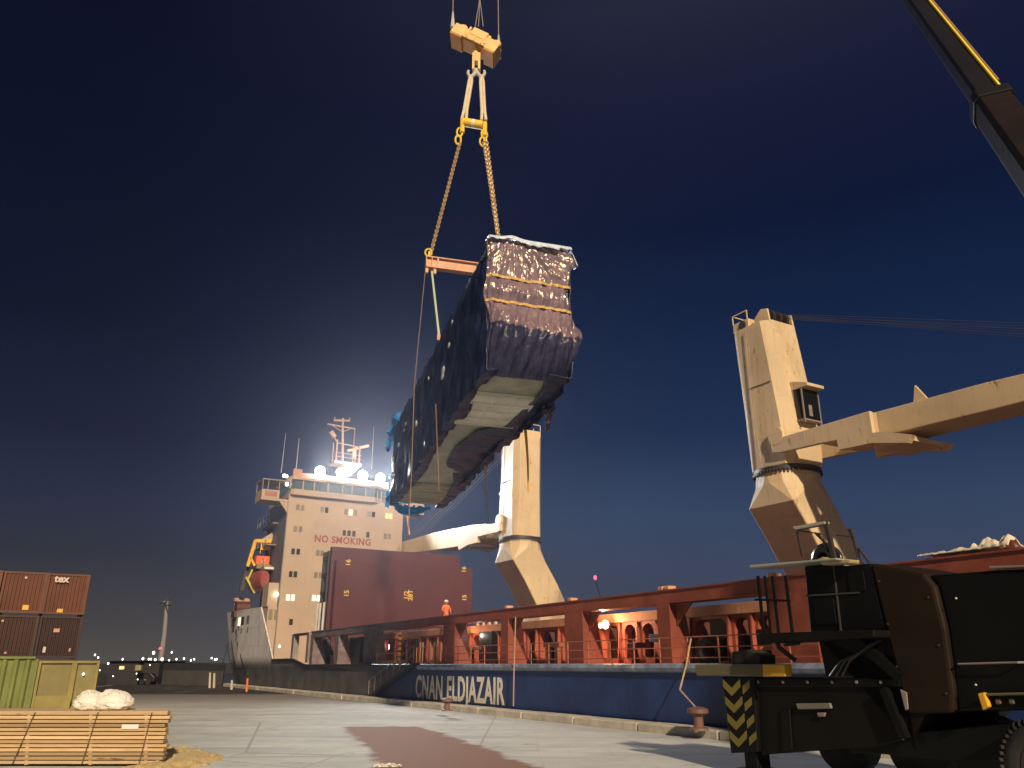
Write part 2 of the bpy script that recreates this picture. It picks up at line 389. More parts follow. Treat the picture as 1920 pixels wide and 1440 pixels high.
cc = mixc(t, thr(t, bk.outputs['Fac'], .4, 2.5), cc, (.01, .01, .015))
t.links.new(cc, b.inputs['Base Color']); b.inputs['Roughness'].default_value = .42
a2 = nn(t, 'ShaderNodeMath', operation='MULTIPLY_ADD'); t.links.new(bk.outputs['Fac'], a2.inputs[0]); a2.inputs[1].default_value = .4; t.links.new(nb, a2.inputs[2])
bump(t, b, a2.outputs[0], .5, .10); HULLM = m
def hull_top(s):
    if s < 69.5: return 2.1
    if s < 73.5: return 2.1+(s-69.5)/4*.5
    if s < 80.5: return 2.6
    if s < 87.5: return 2.6+(s-80.5)/7*5.3
    return 7.9+(s-87.5)*.02
def hull_bot(s): return -2.4 if s < 89 else -2.4+((s-89)/16)**1.15*5.0
def hull_half(s):
    if s < 0: return 1-(abs(s)/32)**2.2*.96
    return 1
def block_top(s): return 2.1 if s < 96.4 else hull_top(s)
hb = MB(SHIP); secs = []
SS = [-32+i*1.6 for i in range(20)]+[2*i for i in range(0, 34)]+[68, 69.5, 70.5, 71.5, 72.5, 73.5, 76, 79, 80.5, 82, 83.7, 85.6, 87.5, 89, 90.7, 90.85, 93, 94.5, 96, 96.35, 96.45, 97.5, 99, 100.5, 102, 103.5, 105]
SS = sorted(set(SS)); mid_ = (HP+HS)/2; hw = (HS-HP)/2
for s in SS:
    k = hull_half(s); zt, zb = block_top(s), hull_bot(s)
    sec = []
    N = 6
    tp_ = .18 if s > 84 else 0
    for i in range(N+1):
        f = i/N; sec.append((mid_-hw*k+(1-f)*(s-84)/21*tp_*6*(1 if s > 84 else 0), s, zb+(zt-zb)*f))
    for i in range(N+1):
        f = 1-i/N; sec.append((mid_+hw*k-(1-f)*(s-84)/21*tp_*6*(1 if s > 84 else 0), s, zb+(zt-zb)*f))
    secs.append(sec)
hb.loft(secs).build('hull', HULLM, SR, smooth=True)
for LL, nm in ((HP-.02, 'bulwark'), (HS-.1, 'bulwark')):
    M_ = MB(SHIP); q = [69.4, 70.5, 72, 73.5, 77, 80.5, 81.5, 83, 85, 87.5, 92, 96.5]; vs = []
    for s in q: vs += [(LL, s, 1.9), (LL, s, hull_top(s)), (LL+.12, s, hull_top(s)), (LL+.12, s, 1.9)]
    M_.add(vs, [f for i in range(len(q)-1) for f in ((4*i, 4*i+4, 4*i+5, 4*i+1), (4*i+1, 4*i+5, 4*i+6, 4*i+2), (4*i+2, 4*i+6, 4*i+7, 4*i+3))]+[(0, 1, 2, 3), tuple(4*(len(q)-1)+i for i in range(4))]).build(nm, HULLM, SR)
# gunwale bar, bulwark rail, rubbing strakes
GUN = paint('gunwale_chipped_paint', (.22, .28, .42), .5, .4, rust=.8, rustcol=(.62, .62, .58), sc=2)
MB(SHIP).tube([(HP-.05, s, 2.1) for s in range(-2, 47, 2)], .16, 8).build('gunwale', GUN, SR, smooth=True)
r_ = MB(SHIP)
pts = [(HP-.04, s, hull_top(s)+.02) for s in [46, 50, 55, 60, 65, 69.5, 71.5, 73.5, 77, 80.5]]
r_.tube(pts, .15, 8).build('bulwark_rail', BLACKP, SR, smooth=True)
MB(SHIP).bar((HP+.32, 89.5, 5.4), (HP+1.1, 103.8, 5.5), .16, .22).build('rubbing_strake', DGREY, SR)
# poop openings (mooring deck)
for k, (s0, w) in enumerate(((100.7, 1.3), (97.6, .8), (95.6, 1.5), (93.0, 1.3))):
    kk = hull_half(s0); Lh = mid_-hw*kk
    MB(SHIP).box(Lh-.03, Lh+.02, s0-w/2, s0+w/2, 6.45, 7.35).build('mooring_opening', (GLASSD, WINLIT, GLASSD, WGREY)[k], SR)
for s0 in (98.6, 95.8, 92.6): 
    Lh = mid_-hw*hull_half(s0)
    MB(SHIP).box(Lh-.03, Lh+.03, s0-.2, s0+.2, 5.55, 6.1).build('scupper', BLACKP, SR)
# stern: inward bulwark cap, posts
MB(SHIP).tube([(mid_-hw*hull_half(s)+.05, s, hull_top(s)) for s in (87.5, 90, 93, 96, 99, 102, 105)], .07, 6).build('poop_rail', LINEW, SR)

# hull lettering
s0, s1 = on_L(779, 1290, HP)[0], on_L(945, 1298, HP)[0]
LETTER = paint('lettering_cream', (.88, .84, .74), .5, .1, rust=.25, rustcol=(.25, .25, .28), sc=3)
M_ = mat4(-(SHIP @ Vector((0, 1, 0))), Vector((0, 0, 1)), SHIP @ Vector((-1, 0, 0)), ship(HP-.012, (s0+s1)/2, .93))
tm = text_mesh('CNAN ELDJAZAIR', 1.72, 'hull_lettering', LETTER, SR, M_, sx=1.0, bold=.042, depth=.006, spacing=1.10)
xs = [v.co.y for v in tm.data.vertices]; wd = max(xs)-min(xs)
me = tm.data; k = (s0-s1)/wd; cy = (max(xs)+min(xs))/2
for v in me.vertices: v.co.y = cy+(v.co.y-cy)*k

# decks
MB(SHIP).box(20.6, 41.2, -6, 90.6, 2.102, 2.13).build('main_deck', BROWNR, SR)
# --- outer girder with posts along the port deck edge
GL0, GL1 = 21.2, 21.9
m, t, b = newmat('girder_paint')
c = nn(t, 'ShaderNodeTexCoord').outputs['Object']; sx = nn(t, 'ShaderNodeSeparateXYZ'); t.links.new(c, sx.inputs[0])
n1 = noi(t, c, 1.2, 6, .7); nst = noi(t, objco(t, (2, 2, .15)), 2, 6)
red = mixc(t, thr(t, n1, .35, .7), (.21, .056, .036), (.31, .083, .052)); red = mixc(t, thr(t, nst, .6, .8), red, (.18, .05, .03))
red = mixc(t, thr(t, noi(t, c, 7, 8, .75), .66, .72), red, (.46, .28, .2))
gry = mixc(t, thr(t, n1, .35, .7), (.14, .10, .10), (.24, .20, .20))
j = nn(t, 'ShaderNodeMath', operation='MULTIPLY_ADD'); t.links.new(n1, j.inputs[0]); j.inputs[1].default_value = 6; t.links.new(sx.outputs['Y'], j.inputs[2])
t.links.new(mixc(t, thr(t, j.outputs[0], 3.5, 10), red, gry), b.inputs['Base Color']); b.inputs['Roughness'].default_value = .5
bump(t, b, noi(t, c, 9, 4), .2); GIRD = m
s_end = on_L(584, 1190, GL0)[0]
z_g = on_L(1250, 1108, GL0)[1]
gd = MB(SHIP).box(GL0, GL1, -20, s_end, z_g-.42, z_g)
gd.box(GL0-.06, GL1+.06, -20, s_end+.05, z_g, z_g+.05).box(GL0-.05, GL1+.05, -20, s_end+.05, z_g-.47, z_g-.42)
gd.build('deck_girder', GIRD, SR)
# lugs on the girder
for px_ in (948, 1067, 1238, 1250, 1448):
    s_ = on_L(px_, 1120, GL0)[0]
    MB(SHIP).box(GL0, GL0+.4, s_-.14, s_+.14, z_g+.05, z_g+.2).build('girder_lug', PINKB, SR, bevel=.03)
PLABEL = None
for (pa, pb, pc) in ((631, 637, 650), (685, 701, 711), (833, 853, 864), (942, 953, 967), (1062, 1093, 1110), (1237, 1257, 1278), (1449, 1530, 1560), (586, 590, 600)):
    sa, sb = on_L(pa, 1180, GL0)[0], on_L(pb, 1180, GL0)[0]
    if sa-sb > 6: sb = sa-2.0
    dL = 1.15
    p = MB(SHIP)
    p.prism([(GL0, sb, 2.08), (GL0+dL, sb, 2.08), (GL0+.75, sb, z_g-.47), (GL0, sb, z_g-.47)], (0, sa-sb, 0))
    # flange, gusset and knee under the girder
    p.box(GL0-.05, GL0-.002, sb-.06, sa+.06, 2.08, z_g-.475)
    p.prism([(GL0+.3, sb-.06, z_g-.48), (GL0+.3, sb-1.0, z_g-.48), (GL0+.3, sb-.06, z_g-1.3)], (.05, 0, 0))
    p.build('girder_post', GIRD, SR)
# aft frames
for pa, pb in ((547, 551), (575, 579)):
    sa, sb = on_L(pa, 1200, GL0)[0], on_L(pb, 1200, GL0)[0]
    MB(SHIP).box(GL0, GL0+.5, sb, sa, 2.4, 4.9).build('frame_post', GREYP, SR)
MB(SHIP).box(GL0, GL0+.4, on_L(577, 1200, GL0)[0], on_L(549, 1200, GL0)[0], 4.75, 4.95).build('frame_beam', MAROON, SR)
# --- hatch coaming: plate with rounded openings
CL = 23.4
zc_top = on_L(1420, 1128, CL)[1]
def holed(M_, L, s0, s1, z0, z1, hs0, hs1, hz0, hz1, r, depth):
    """a panel s0..s1 x z0..z1 with a rounded hole, with a reveal going inboard"""
    hp = []; outp = []
    r = min(r, (hs1-hs0)/2*.98, (hz1-hz0)/2*.98)
    for cx, cz, a0 in ((hs1-r, hz1-r, 0), (hs0+r, hz1-r, pi/2), (hs0+r, hz0+r*.4, pi), (hs1-r, hz0+r*.4, 3*pi/2)):
        ry = r if cz > (hz0+hz1)/2 else r*.4
        for i in range(6):
            a = a0+pi/2*i/5; hp.append((cx+r*cos(a), cz+ry*sin(a)))
    for i, (x, z) in enumerate(hp):
        q, j = divmod(i, 6)
        corners = [(s1, z1), (s0, z1), (s0, z0), (s1, z0)]
        if j in (2, 3): outp.append(corners[q])
        elif q == 0: outp.append((s1, z) if j < 2 else (x, z1))
        elif q == 1: outp.append((x, z1) if j < 2 else (s0, z))
        elif q == 2: outp.append((s0, z) if j < 2 else (x, z0))
        else: outp.append((x, z0) if j < 2 else (s1, z))
    n = len(hp)
    v = [(L, x, z) for x, z in outp]+[(L, x, z) for x, z in hp]+[(L+depth, x, z) for x, z in hp]
    f = [(i, (i+1) % n, n+(i+1) % n, n+i) for i in range(n)]+[(n+i, n+(i+1) % n, 2*n+(i+1) % n, 2*n+i) for i in range(n)]
    M_.add(v, f)
COAM = paint('coaming_paint', (.34, .085, .05), .55, .25, rust=.45, rustcol=(.42, .30, .2), streak=.4, scol=(.20, .06, .04), sc=.8)
TOPC = paint('coaming_top_dusty', (.46, .22, .13), .65, .25, rust=.7, rustcol=(.58, .50, .36), streak=.6, scol=(.62, .50, .34), sc=.8)
cm = MB(SHIP); pat = (1.75, 1.75, .85, .85, 1.3, .8); s_ = -6.0; i = 0
cuts = [s_]
while s_ < 68:
    w = pat[i % 6]; e = s_+w+.42
    holed(cm, CL, s_, e, 2.08, zc_top-.4, s_+.21, e-.21, 2.5 if i % 3 else 2.35, zc_top-.52, .34 if w > 1.2 else .40, .42)
    s_ = e; i += 1; cuts.append(s_)
cm.build('hatch_coaming', COAM, SR)
for s_ in cuts: MB(SHIP).prism([(CL-.28, s_-.04, 2.08), (CL-.003, s_-.04, 2.08), (CL-.003, s_-.04, zc_top-.42), (CL-.12, s_-.04, zc_top-.42)], (0, .08, 0)).build('coaming_stiffener', COAM, SR)
MB(SHIP).box(CL-.18, CL+.6, -6, 68.3, zc_top-.40, zc_top).build('coaming_top', TOPC, SR, bevel=.02)
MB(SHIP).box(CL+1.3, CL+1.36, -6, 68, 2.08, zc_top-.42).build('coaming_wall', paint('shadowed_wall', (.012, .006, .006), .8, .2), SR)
for s_ in cuts[:-1]: MB(SHIP).prism([(CL+.45, s_+.3, 2.1), (CL+1.28, s_+.3, 2.1), (CL+1.28, s_+.3, 3.9), (CL+.9, s_+.3, 3.9)], (0, .05, 0)).build('coaming_bracket', BROWNR, SR)
# starboard coaming and hold covers, closed flat forward of the stowed pair
MB(SHIP).box(CL+1.4, 38.2, 34, 66, 2.08, zc_top-.3).build('hatch_cover', MAROON, SR)
MB(SHIP).box(38.2, 38.6, -6, 68, 2.08, zc_top).build('starboard_coaming', COAM, SR)
# handrail along the deck edge
hr = MB(SHIP); RL = 20.55
s_ = -2.0
while s_ < 44: 
    hr.bar((RL, s_, 2.1), (RL, s_, 3.16), .045); s_ += 1.55
for z in (2.45, 2.8, 3.16): hr.bar((RL, -2, z), (RL, 43.5, z), .035)
hr.build('deck_handrail', paint('pink_rail_paint', (.42, .15, .10), .5, .2, rust=.4), SR)
# stowed hatch cover panels (folded upright)
HSF = 70.5
LA = on_s(628, 1100, HSF)[0]; LB = on_s(885, 1100, HSF)[0]; LT = on_s(869, 1040, HSF)[0]
zA, zB = on_s(700, 1054, HSF)[1], on_s(628, 1025, HSF+.9)[1]
MB(SHIP).box(LA, LB, HSF, HSF+.8, 3.0, zA).build('folded_hatch_panel', MAROON, SR, bevel=.03)
MB(SHIP).box(LA-.25, LT, HSF+.83, HSF+1.4, 3.0, zB).build('folded_hatch_panel', MAROON, SR, bevel=.03)
dk = MB(SHIP); dk.box(LA-.1, LT-.2, HSF+1.45, HSF+3.4, 3.0, zB-.25)
for z in (5, 6.6, 8.2, 9.8, 11.3): dk.box(LA-.3, LA-.11, HSF+1.5, HSF+3.3, z, z+.35)
dk.box(LA-.32, LA-.12, HSF+1.6, HSF+1.9, 3, zB-.3).box(LA-.32, LA-.12, HSF+2.9, HSF+3.2, 3, zB-.3)
dk.build('folded_panel_frame', DGREY, SR)
cyl = MB(SHIP)
for ds in (1.1, 2.2, 3.0): cyl.tube([(LA-.55, HSF+ds, 2.4), (LA-.45, HSF+ds+.2, 7.5)], .11, 8)
cyl.build('hydraulic_ram', LINEW, SR, smooth=True)
MARKY = paint('yellow_stencil', (.75, .52, .10), .5, .1)
for px_, py_, tx, sz in ((853, 0, 0, 0),):
    pass
def facetext(px_, py_, txt, size, name, s, mat, rot=0, sx=1, bold=0, parent=SR, depth=.006, spacing=1.0):
    L, z = on_s(px_, py_, s); X = SHIP @ Vector((1, 0, 0)); Z = Vector((0, 0, 1)); N = SHIP @ Vector((0, -1, 0))
    if rot: xa, ya = Z, -X
    else: xa, ya = X, Z
    return text_mesh(txt, size, name, mat, parent, mat4(xa, ya, N, ship(L, s, z)), sx=sx, bold=bold, depth=depth, spacing=spacing)
for (x, y, tx) in ((653, 1055, '16'), (650, 1113, '15'), (762, 1116, '1/2'), (770, 1116, '28T'), (870, 1068, '16'), (871, 1121, '15')):
    facetext(x, y, tx, .62, 'stencil_mark', HSF-.012, MARKY, rot=1, bold=.012)

# --- superstructure
FS = 91.2
LW0, LW1 = on_s(543, 925, FS)[0], on_s(757, 945, FS)[0]
zR = 21.05
SUP = MB(SHIP).box(LW0, LW1, FS, 100.5, 2.0, zR).build('superstructure', SUPW, SR, bevel=.05)
SIDEM = paint('deckhouse_side_shade', (.10, .105, .12), .6, .15, streak=.3)  # shade of the port wall put into a dark sheet over it
MB(SHIP).box(LW0-.03, LW0-.004, FS+.12, 100.3, 7.5, zR-.5).build('side_shade_sheet', SIDEM, SUP)
MB(SHIP).box(LW0-.10, LW0+.0, FS-.06, FS+.02, 3, zR).build('corner_pipe', GREYP, SUP)
# deck edges on the port side
for k, z in enumerate((18.0, 15.45, 12.9, 10.4)):
    MB(SHIP).box(LW0-(1.2 if k else .7), LW0-.035, 95, 101, z, z+.12).build('side_deck', GREYP, SUP)
    rr = MB(SHIP)
    for s_ in (95.1, 96.6, 98.1, 99.6, 100.9): rr.bar((LW0-1.1, s_, z+.12), (LW0-1.1, s_, z+1.1), .05)
    for dz in (.6, 1.1): rr.bar((LW0-1.1, 95.1, z+dz), (LW0-1.1, 100.9, z+dz), .05)
    rr.build('side_railing', LINEW, SUP)
wins = [(24.16, 19.42, 'g'), (24.73, 19.42, 'g'), (27.04, 19.42, 'g'), (27.58, 19.42, 'd'), (29.96, 19.42, 'g'), (30.52, 19.42, 'l'), (31.13, 19.42, 'g'), (32.84, 19.42, 'g'), (33.4, 19.42, 'd'), (35.15, 19.42, 'o'), (35.65, 19.42, 'o'),
 (24.1, 16.93, 'g'), (24.69, 16.93, 'g'), (27.0, 16.93, 'p'), (27.56, 16.93, 'p'), (29.92, 16.93, 'd'), (30.5, 16.93, 'd'), (31.1, 16.93, 'd'), (32.85, 16.93, 'd'), (33.39, 16.93, 'p'), (35.08, 16.93, 'g'), (35.61, 16.93, 'g'),
 (24.07, 14.38, 'd'), (24.66, 14.38, 'd'), (26.95, 14.4, 'g'), (27.45, 14.4, 'g'), (24.04, 11.85, 'd'), (24.57, 11.85, 'd'), (26.93, 11.88, 'g'), (27.46, 11.88, 'g'),
 (23.97, 9.3, 'l'), (24.53, 9.3, 'l'), (26.9, 9.36, 'l'), (27.44, 9.36, 'l'), (24.56, 6.7, 'd'), (27.5, 6.7, 'd')]
FRM = paint('window_frame_paint', (.45, .35, .27), .5, .1)
for L, z, k in wins:
    w, h = .205, .33
    f = MB(SHIP)
    for a, b_, c_, d_ in ((-w-.05, -w, -h-.05, h+.05), (w, w+.05, -h-.05, h+.05), (-w, w, h, h+.05), (-w, w, -h-.05, -h)):
        f.box(L+a, L+b_, FS-.035, FS-.002, z+c_, z+d_)
    pane = {'g': WGREY, 'd': GLASSD, 'l': WINLIT, 'p': WPALE, 'o': WINORG}[k]
    wn = MB(SHIP).box(L-w, L+w, FS-.014, FS-.003, z-h, z+h).build('window', pane, SUP)
    f.build('window_frame', FRM, SUP)
NOSM = paint('sign_red_paint', (.26, .05, .05), .5, .15)
la, lb = on_s(590, 1010, FS)[0], on_s(695, 1018, FS)[0]
ns = text_mesh('NO SMOKING', 1.10, 'no_smoking_sign', NOSM, SUP, mat4(SHIP @ Vector((1, 0, 0)), Vector((0, 0, 1)), SHIP @ Vector((0, -1, 0)), ship((la+lb)/2, FS-.012, 16.0)), bold=.03, depth=.006, spacing=1.1)
xs = [v.co.x for v in ns.data.vertices]; k = (lb-la)/(max(xs)-min(xs)); cx = (max(xs)+min(xs))/2
for v in ns.data.vertices: v.co.x = cx+(v.co.x-cx)*k
# bridge
bz0, bz1 = 21.45, 22.5
BL0, BL1 = LW0+.05, on_s(736, 915, FS-.5)[0]
br = MB(SHIP)
fp = [(BL0, 97.0), (BL0, FS-.25), (BL0+.3, FS-.55), (BL1-2.2, FS-.55), (BL1, FS+1.2), (BL1+.6, FS+2.6), (BL1+.6, 97.0)]
def ring(pts, z, o=0):
    cx = sum(p[0] for p in pts)/len(pts); cy = sum(p[1] for p in pts)/len(pts)
    return [(p[0]+(o if p[0] > cx else -o), p[1]+(o if p[1] > cy else -o), z) for p in pts]
br.loft([ring(fp, zR-.25, .0), ring(fp, bz0, .0)]).build('bridge_front', SUPW, SUP)
MB(SHIP).loft([ring(fp, bz0, -.12), ring(fp, bz1, -.05)]).build('bridge_windows', GLASSB, SUP)
for px_ in (545, 569, 590, 616, 643, 661, 686, 711, 722, 732):
    L = on_s(px_, 905, FS-.55)[0]
    sb = FS-.50 if L < BL1-2.1 else FS-.50+(L-(BL1-2.2))*.8
    MB(SHIP).bar((L, sb, bz0), (L, sb-.02, bz1), .13, .16, up=(0, 1, 0)).build('window_mullion', SUPW, SUP)
MB(SHIP).loft([ring(fp, bz1, .25), ring(fp, bz1+.32, .30)]).build('bridge_roof', SUPW, SUP, bevel=.04)
for px_, py_ in ((597, 913), (674, 922)):
    L, z = on_s(px_, py_, FS-.5); MB(SHIP).box(L-.3, L+.3, FS-.45, FS-.41, z-.12, z+.18).build('bridge_lamp', glow('bridge_ceiling_lamp', (.85, 1, .92), 3), SUP)
PARA = paint('parapet_brown', (.40, .20, .13), .6, .15)
lp0, lp1 = on_s(550, 885, 93)[0], on_s(727, 900, 93)[0]
MB(SHIP).box(lp0, lp1, 92.6, 92.75, bz1+.33, bz1+1.35).build('roof_parapet', PARA, SUP)
MB(SHIP).box(lp0-.15, lp0+.9, 92.3, 92.59, bz1+.33, bz1+1.7).build('roof_locker', PARA, SUP)
# wings
wg = MB(SHIP); wl = 19.95
wg.box(wl, LW0-.02, FS+.2, FS+3.2, zR-1.05, zR-.8)
wg.box(wl, wl+2.0, FS+.15, FS+.2, zR-.8, zR+.15).box(wl, wl+.05, FS+.2, FS+3.2, zR-.8, zR+.15)
wg.build('bridge_wing', SUPW, SUP)
w2 = MB(SHIP).box(wl-.05, LW0-.3, FS+.1, FS+3.3, zR+1.25, zR+1.4)
for a, c_ in ((wl+.03, FS+.2), (wl+.65, FS+.2), (wl+1.9, FS+.2), (wl+.03, FS+3.1), (wl+2.0, FS+3.1)): w2.bar((a, c_, zR+.15), (a, c_, zR+1.25), .09)
w2.build('wing_shelter', GREYP, SUP)
MB(SHIP).box(wl+.35, wl+1.7, FS+.10, FS+.145, zR-.6, zR+.0).build('wing_board', paint('faded_red_board', (.35, .16, .13), .6, .2), SUP)
MB(SHIP).prism([(wl+2.1, FS+.25, zR-1.06), (LW0-.03, FS+.25, zR-1.06), (LW0-.03, FS+.25, zR-2.3)], (0, .15, 0)).build('wing_bracket', SUPW, SUP)
wr = MB(SHIP); wr.box(LW1+.02, LW1+2.9, FS+.3, FS+3.2, zR-1.05, zR-.8).box(LW1+.9, LW1+2.9, FS+.25, FS+.3, zR-.8, zR+.3).box(LW1+2.85, LW1+2.9, FS+.3, FS+3.2, zR-.8, zR+.3)
wr.build('bridge_wing', SUPW, SUP)
# sidelight screen and lamps at the port shoulder
for px_, py_, r in ((533, 892, .22), (537, 893, .20), (538, 908, .22)):
    L, z = on_s(px_, py_, FS+.6); MB(SHIP).ball((L, FS+.6, z), r, 8).build('shoulder_lamp', WLAMP, SUP, smooth=True)
L, z = on_s(507, 997, 97); MB(SHIP).prism([(21.6, 97, 16.2), (23.0, 97, 16.2), (23.0, 97, 17.3)], (0, .6, 0)).build('side_hood', SUPW, SUP)
# floodlights
for px_, py_ in ((600, 884), (640, 887), (680, 892), (713, 897)):
    L, z = on_s(px_, py_, 92.2)
    f = MB(SHIP).ball((L, 92.15, z), .62, 14, sy=.5).build('floodlight', FLOOD, SR, smooth=True)
    MB(SHIP).box(L-.4, L+.4, 92.35, 92.58, z-.45, z+.4).build('floodlight_housing', GREYP, SR)
    MB(SHIP).bar((L, 92.55, z-.9), (L, 92.5, z-.3), .1).build('floodlight_bracket', GREYP, SR)
    ld = bpy.data.lights.new('floodlight_beam', 'SPOT'); lo = bpy.data.objects.new('floodlight_beam', ld); COL.objects.link(lo)
    ld.energy = 24000; ld.spot_size = radians(78); ld.spot_blend = .5; ld.color = (.90, .95, 1.0); ld.shadow_soft_size = .3
    lo.location = ship(L, 91.8, z); d = (SHIP.to_3x3() @ Vector((.22, -1, -.17))).normalized(); lo.rotation_euler = (-d).to_track_quat('Z', 'Y').to_euler()
# mast
def ms(px_, py_): L, z = on_s(px_, py_, 95); return (L, 95, z)
MASTM = paint('mast_tan_paint', (.42, .27, .18), .5, .2)
mast = MB(SHIP).tube([(30.4, 95, bz1+.3), (30.3, 95, 26), ms(643, 784)], .24, 8, r1=.13).build('mast', MASTM, SR, smooth=True)
q = MB(SHIP).box(28.9, 32.5, 94.0, 96.2, 25.95, 26.25)
for a, c_ in ((29.2, 94.3), (32.2, 94.3), (29.2, 95.9), (32.2, 95.9)): q.bar((a, c_, 26.2), (a, c_, 28.6 if a > 30 else 29), .16)
q.bar((29.2, 94.3, 28.6), (32.2, 94.3, 28.4), .12).bar((29.0, 94.1, 27.3), (32.4, 94.1, 27.3), .06).bar((29.0, 94.1, 26.8), (32.4, 94.1, 26.8), .06)
q.bar((31.6, 95, 26.2), (31.6, 95, 31.0), .08).prism([(30.8, 94.1, 25.94), (32.5, 94.1, 25.94), (31.2, 94.1, 24.6)], (0, 1.6, 0))
q.build('mast_platform', MASTM, mast)
MB(SHIP).bar(ms(626, 788), ms(656, 789), .22, .22).bar(ms(627, 789), ms(628, 782), .1).bar(ms(655, 789), ms(656, 783), .1).build('yard', MASTM, mast)
MB(SHIP).bar(ms(614, 795), ms(666, 804), .16).bar(ms(622, 797), ms(641, 809), .07).bar(ms(660, 803), ms(644, 809), .07).build('yard', MASTM, mast)
MB(SHIP).bar(ms(651, 845), ms(691, 836), .42, .34).bar(ms(664, 842), ms(664, 858), .45, .45).build('radar_scanner', paint('radar_cream', (.62, .45, .30), .5, .1), mast, bevel=.04)
MB(SHIP).bar(ms(620, 809), ms(627, 820), .5, .5).bar(ms(626, 818), ms(633, 832), .14).build('signal_lamp', MASTM, mast)
for a, b_ in (((527, 887), (536, 812)), ((555, 880), (561, 822)), ((697, 880), (701, 800))):
    MB(SHIP).tube([ms(*a), ms(*b_)], .045, 5, r1=.02).build('whip_aerial', LINEW, SR)
# lifeboat davit
dv = MB(SHIP)
def dp(px_, py_, s=97.0): L, z = on_s(px_, py_, s); return (L, s, z)
dv.bar(dp(478, 1014), dp(508, 1015), .45, .40).bar(dp(479, 1013), dp(464, 1062), .38, .3).bar(dp(469, 1045), dp(477, 1061), .3, .25)
dv.box(dp(489, 1020)[0], dp(507, 1020)[0], 96.9, 97.1, dp(489, 1031)[2], dp(489, 1024)[2])
for x in (490, 495, 500, 506): dv.bar(dp(x, 1016), dp(x, 1030), .14)
dv.bar(dp(488, 1030), dp(488, 1038), .08).bar(dp(505, 1030), dp(505, 1040), .08)
dv.build('lifeboat_davit', YELP, SR)
dv2 = MB(SHIP).bar(dp(461, 1082), dp(477, 1112), .3, .25).bar(dp(473, 1068), dp(464, 1088), .28, .2).build('davit_strut', paint('yellow_green_paint', (.45, .42, .06), .5, .15), SR)
MB(SHIP).bar(dp(469, 1045, 98), dp(452, 1108, 98), .5, .5).build('davit_leg', DGREY, SR)
bt = root('lifeboat', ship(22, 97, 10.6), A, label='dark red enclosed lifeboat hanging under the yellow davit', category='lifeboat')
cx, cz = (dp(472, 1090)[0]+dp(502, 1090)[0])/2, dp(486, 1090)[2]
hb2 = MB(SHIP); secs = []
for i in range(13):
    f = i/12; w = 1.15*(sin(pi*(.06+.88*f)))**.5; s_ = 94.6+6*f
    secs.append([(cx+w*cos(a)*(1.0), s_, cz+.1+(1.15 if sin(a) > 0 else 1.35)*sin(a)*(.6+.4*w/1.15)) for a in [2*pi*j/16 for j in range(16)]])
hb2.loft(secs).build('lifeboat_hull', paint('lifeboat_red', (.28, .06, .05), .4, .15), bt, smooth=True)
MB(SHIP).box(cx-.1, cx+1.1, 95, 98, cz+1.2, cz+1.55).build('lifeboat_canopy', WHITEP, bt, bevel=.1)
ob = MB(SHIP); lx0, lx1 = dp(479, 1050)[0], dp(504, 1050)[0]; oz0, oz1 = dp(490, 1059)[2], dp(490, 1043)[2]
ob.box(lx0, lx1, 96.6, 98.4, oz0, oz1)
for k in range(9): 
    x = lx0+(lx1-lx0)*(k+.5)/9; ob.box(x-.05, x+.05, 96.52, 96.6, oz0, oz1)
ob.build('liferaft_cradle', ORANGE, SR, bevel=.03)
MB(SHIP).box(lx0+.1, LW0-.05, 96.4, 98.6, oz0-.5, oz0-.01).build('liferaft_platform', paint('olive_grey', (.25, .22, .10), .6, .2), SR)
# port annex and stern gear
an = MB(SHIP).box(22.0, LW0-.03, 91.6, 97, 2.6, 8.3)
an.build('annex', SUPW, SR, bevel=.04)
MB(SHIP).box(LW0-1.15, LW0-.02, 91.9, 94.5, 8.32, 10.9).build('annex_locker', SUPW, SR, bevel=.04)
for L in (22.35, 22.95): MB(SHIP).box(L-.22, L+.2, 91.56, 91.597, 6.9, 8.0).build('annex_window', WGREY, SR)
L, z = on_s(510, 1114, 91.5); MB(SHIP).ball((LW0-.25, 91.7, z), .22, 8).build('annex_lamp', glow('greenish_lamp', (.8, 1, .7), 10), SR, smooth=True)
wn = MB(SHIP); Lc, zc = on_s(453, 1138, 100)
wn.tube([(Lc-.7, 100, zc-.1), (Lc+.9, 100, zc-.1)], .75, 12).box(Lc-.9, Lc+1.1, 99.3, 101, zc-1.2, zc-.5)
wn.build('stern_winch', paint('dark_red_winch', (.10, .03, .03), .5, .2), SR, smooth=True)
MB(SHIP).box(Lc-1.0, Lc+.9, 99.6, 100.6, zc+.55, zc+1.0).build('winch_hood', paint('faded_pink', (.42, .26, .22), .5, .2), SR, bevel=.12)
MB(SHIP).bar((20.9, 104, 8), (20.9, 104, 9.3), .07).build('flag_staff', LINEW, SR)
# gangway hanging on the hull side
gw = MB(SHIP); gL = HP-.5
ga, gb = (gL, 45.8, 2.3), (gL, 53.0, .25)
gw.bar(ga, gb, .12, .16); gw.bar((gL+.35, 45.8, 2.3), (gL+.35, 53.0, .25), .12, .16)
for k in range(15):
    f = k/14; s_, z = 45.8+7.2*f, 2.3-2.05*f; gw.box(gL, gL+.35, s_-.12, s_+.12, z-.02, z+.02)
gw.build('gangway', DGREY, SR)
gr = MB(SHIP)
for k in range(8):
    f = k/7; s_, z = 45.8+7.2*f, 2.3-2.05*f; gr.bar((gL, s_, z), (gL, s_, z+1.0), .05)
gr.bar((gL, 45.8, 3.3), (gL, 53, 1.25), .04).bar((gL, 45.8, 2.8), (gL, 53, .75), .03)
gr.build('gangway_railing', GREYP, SR)
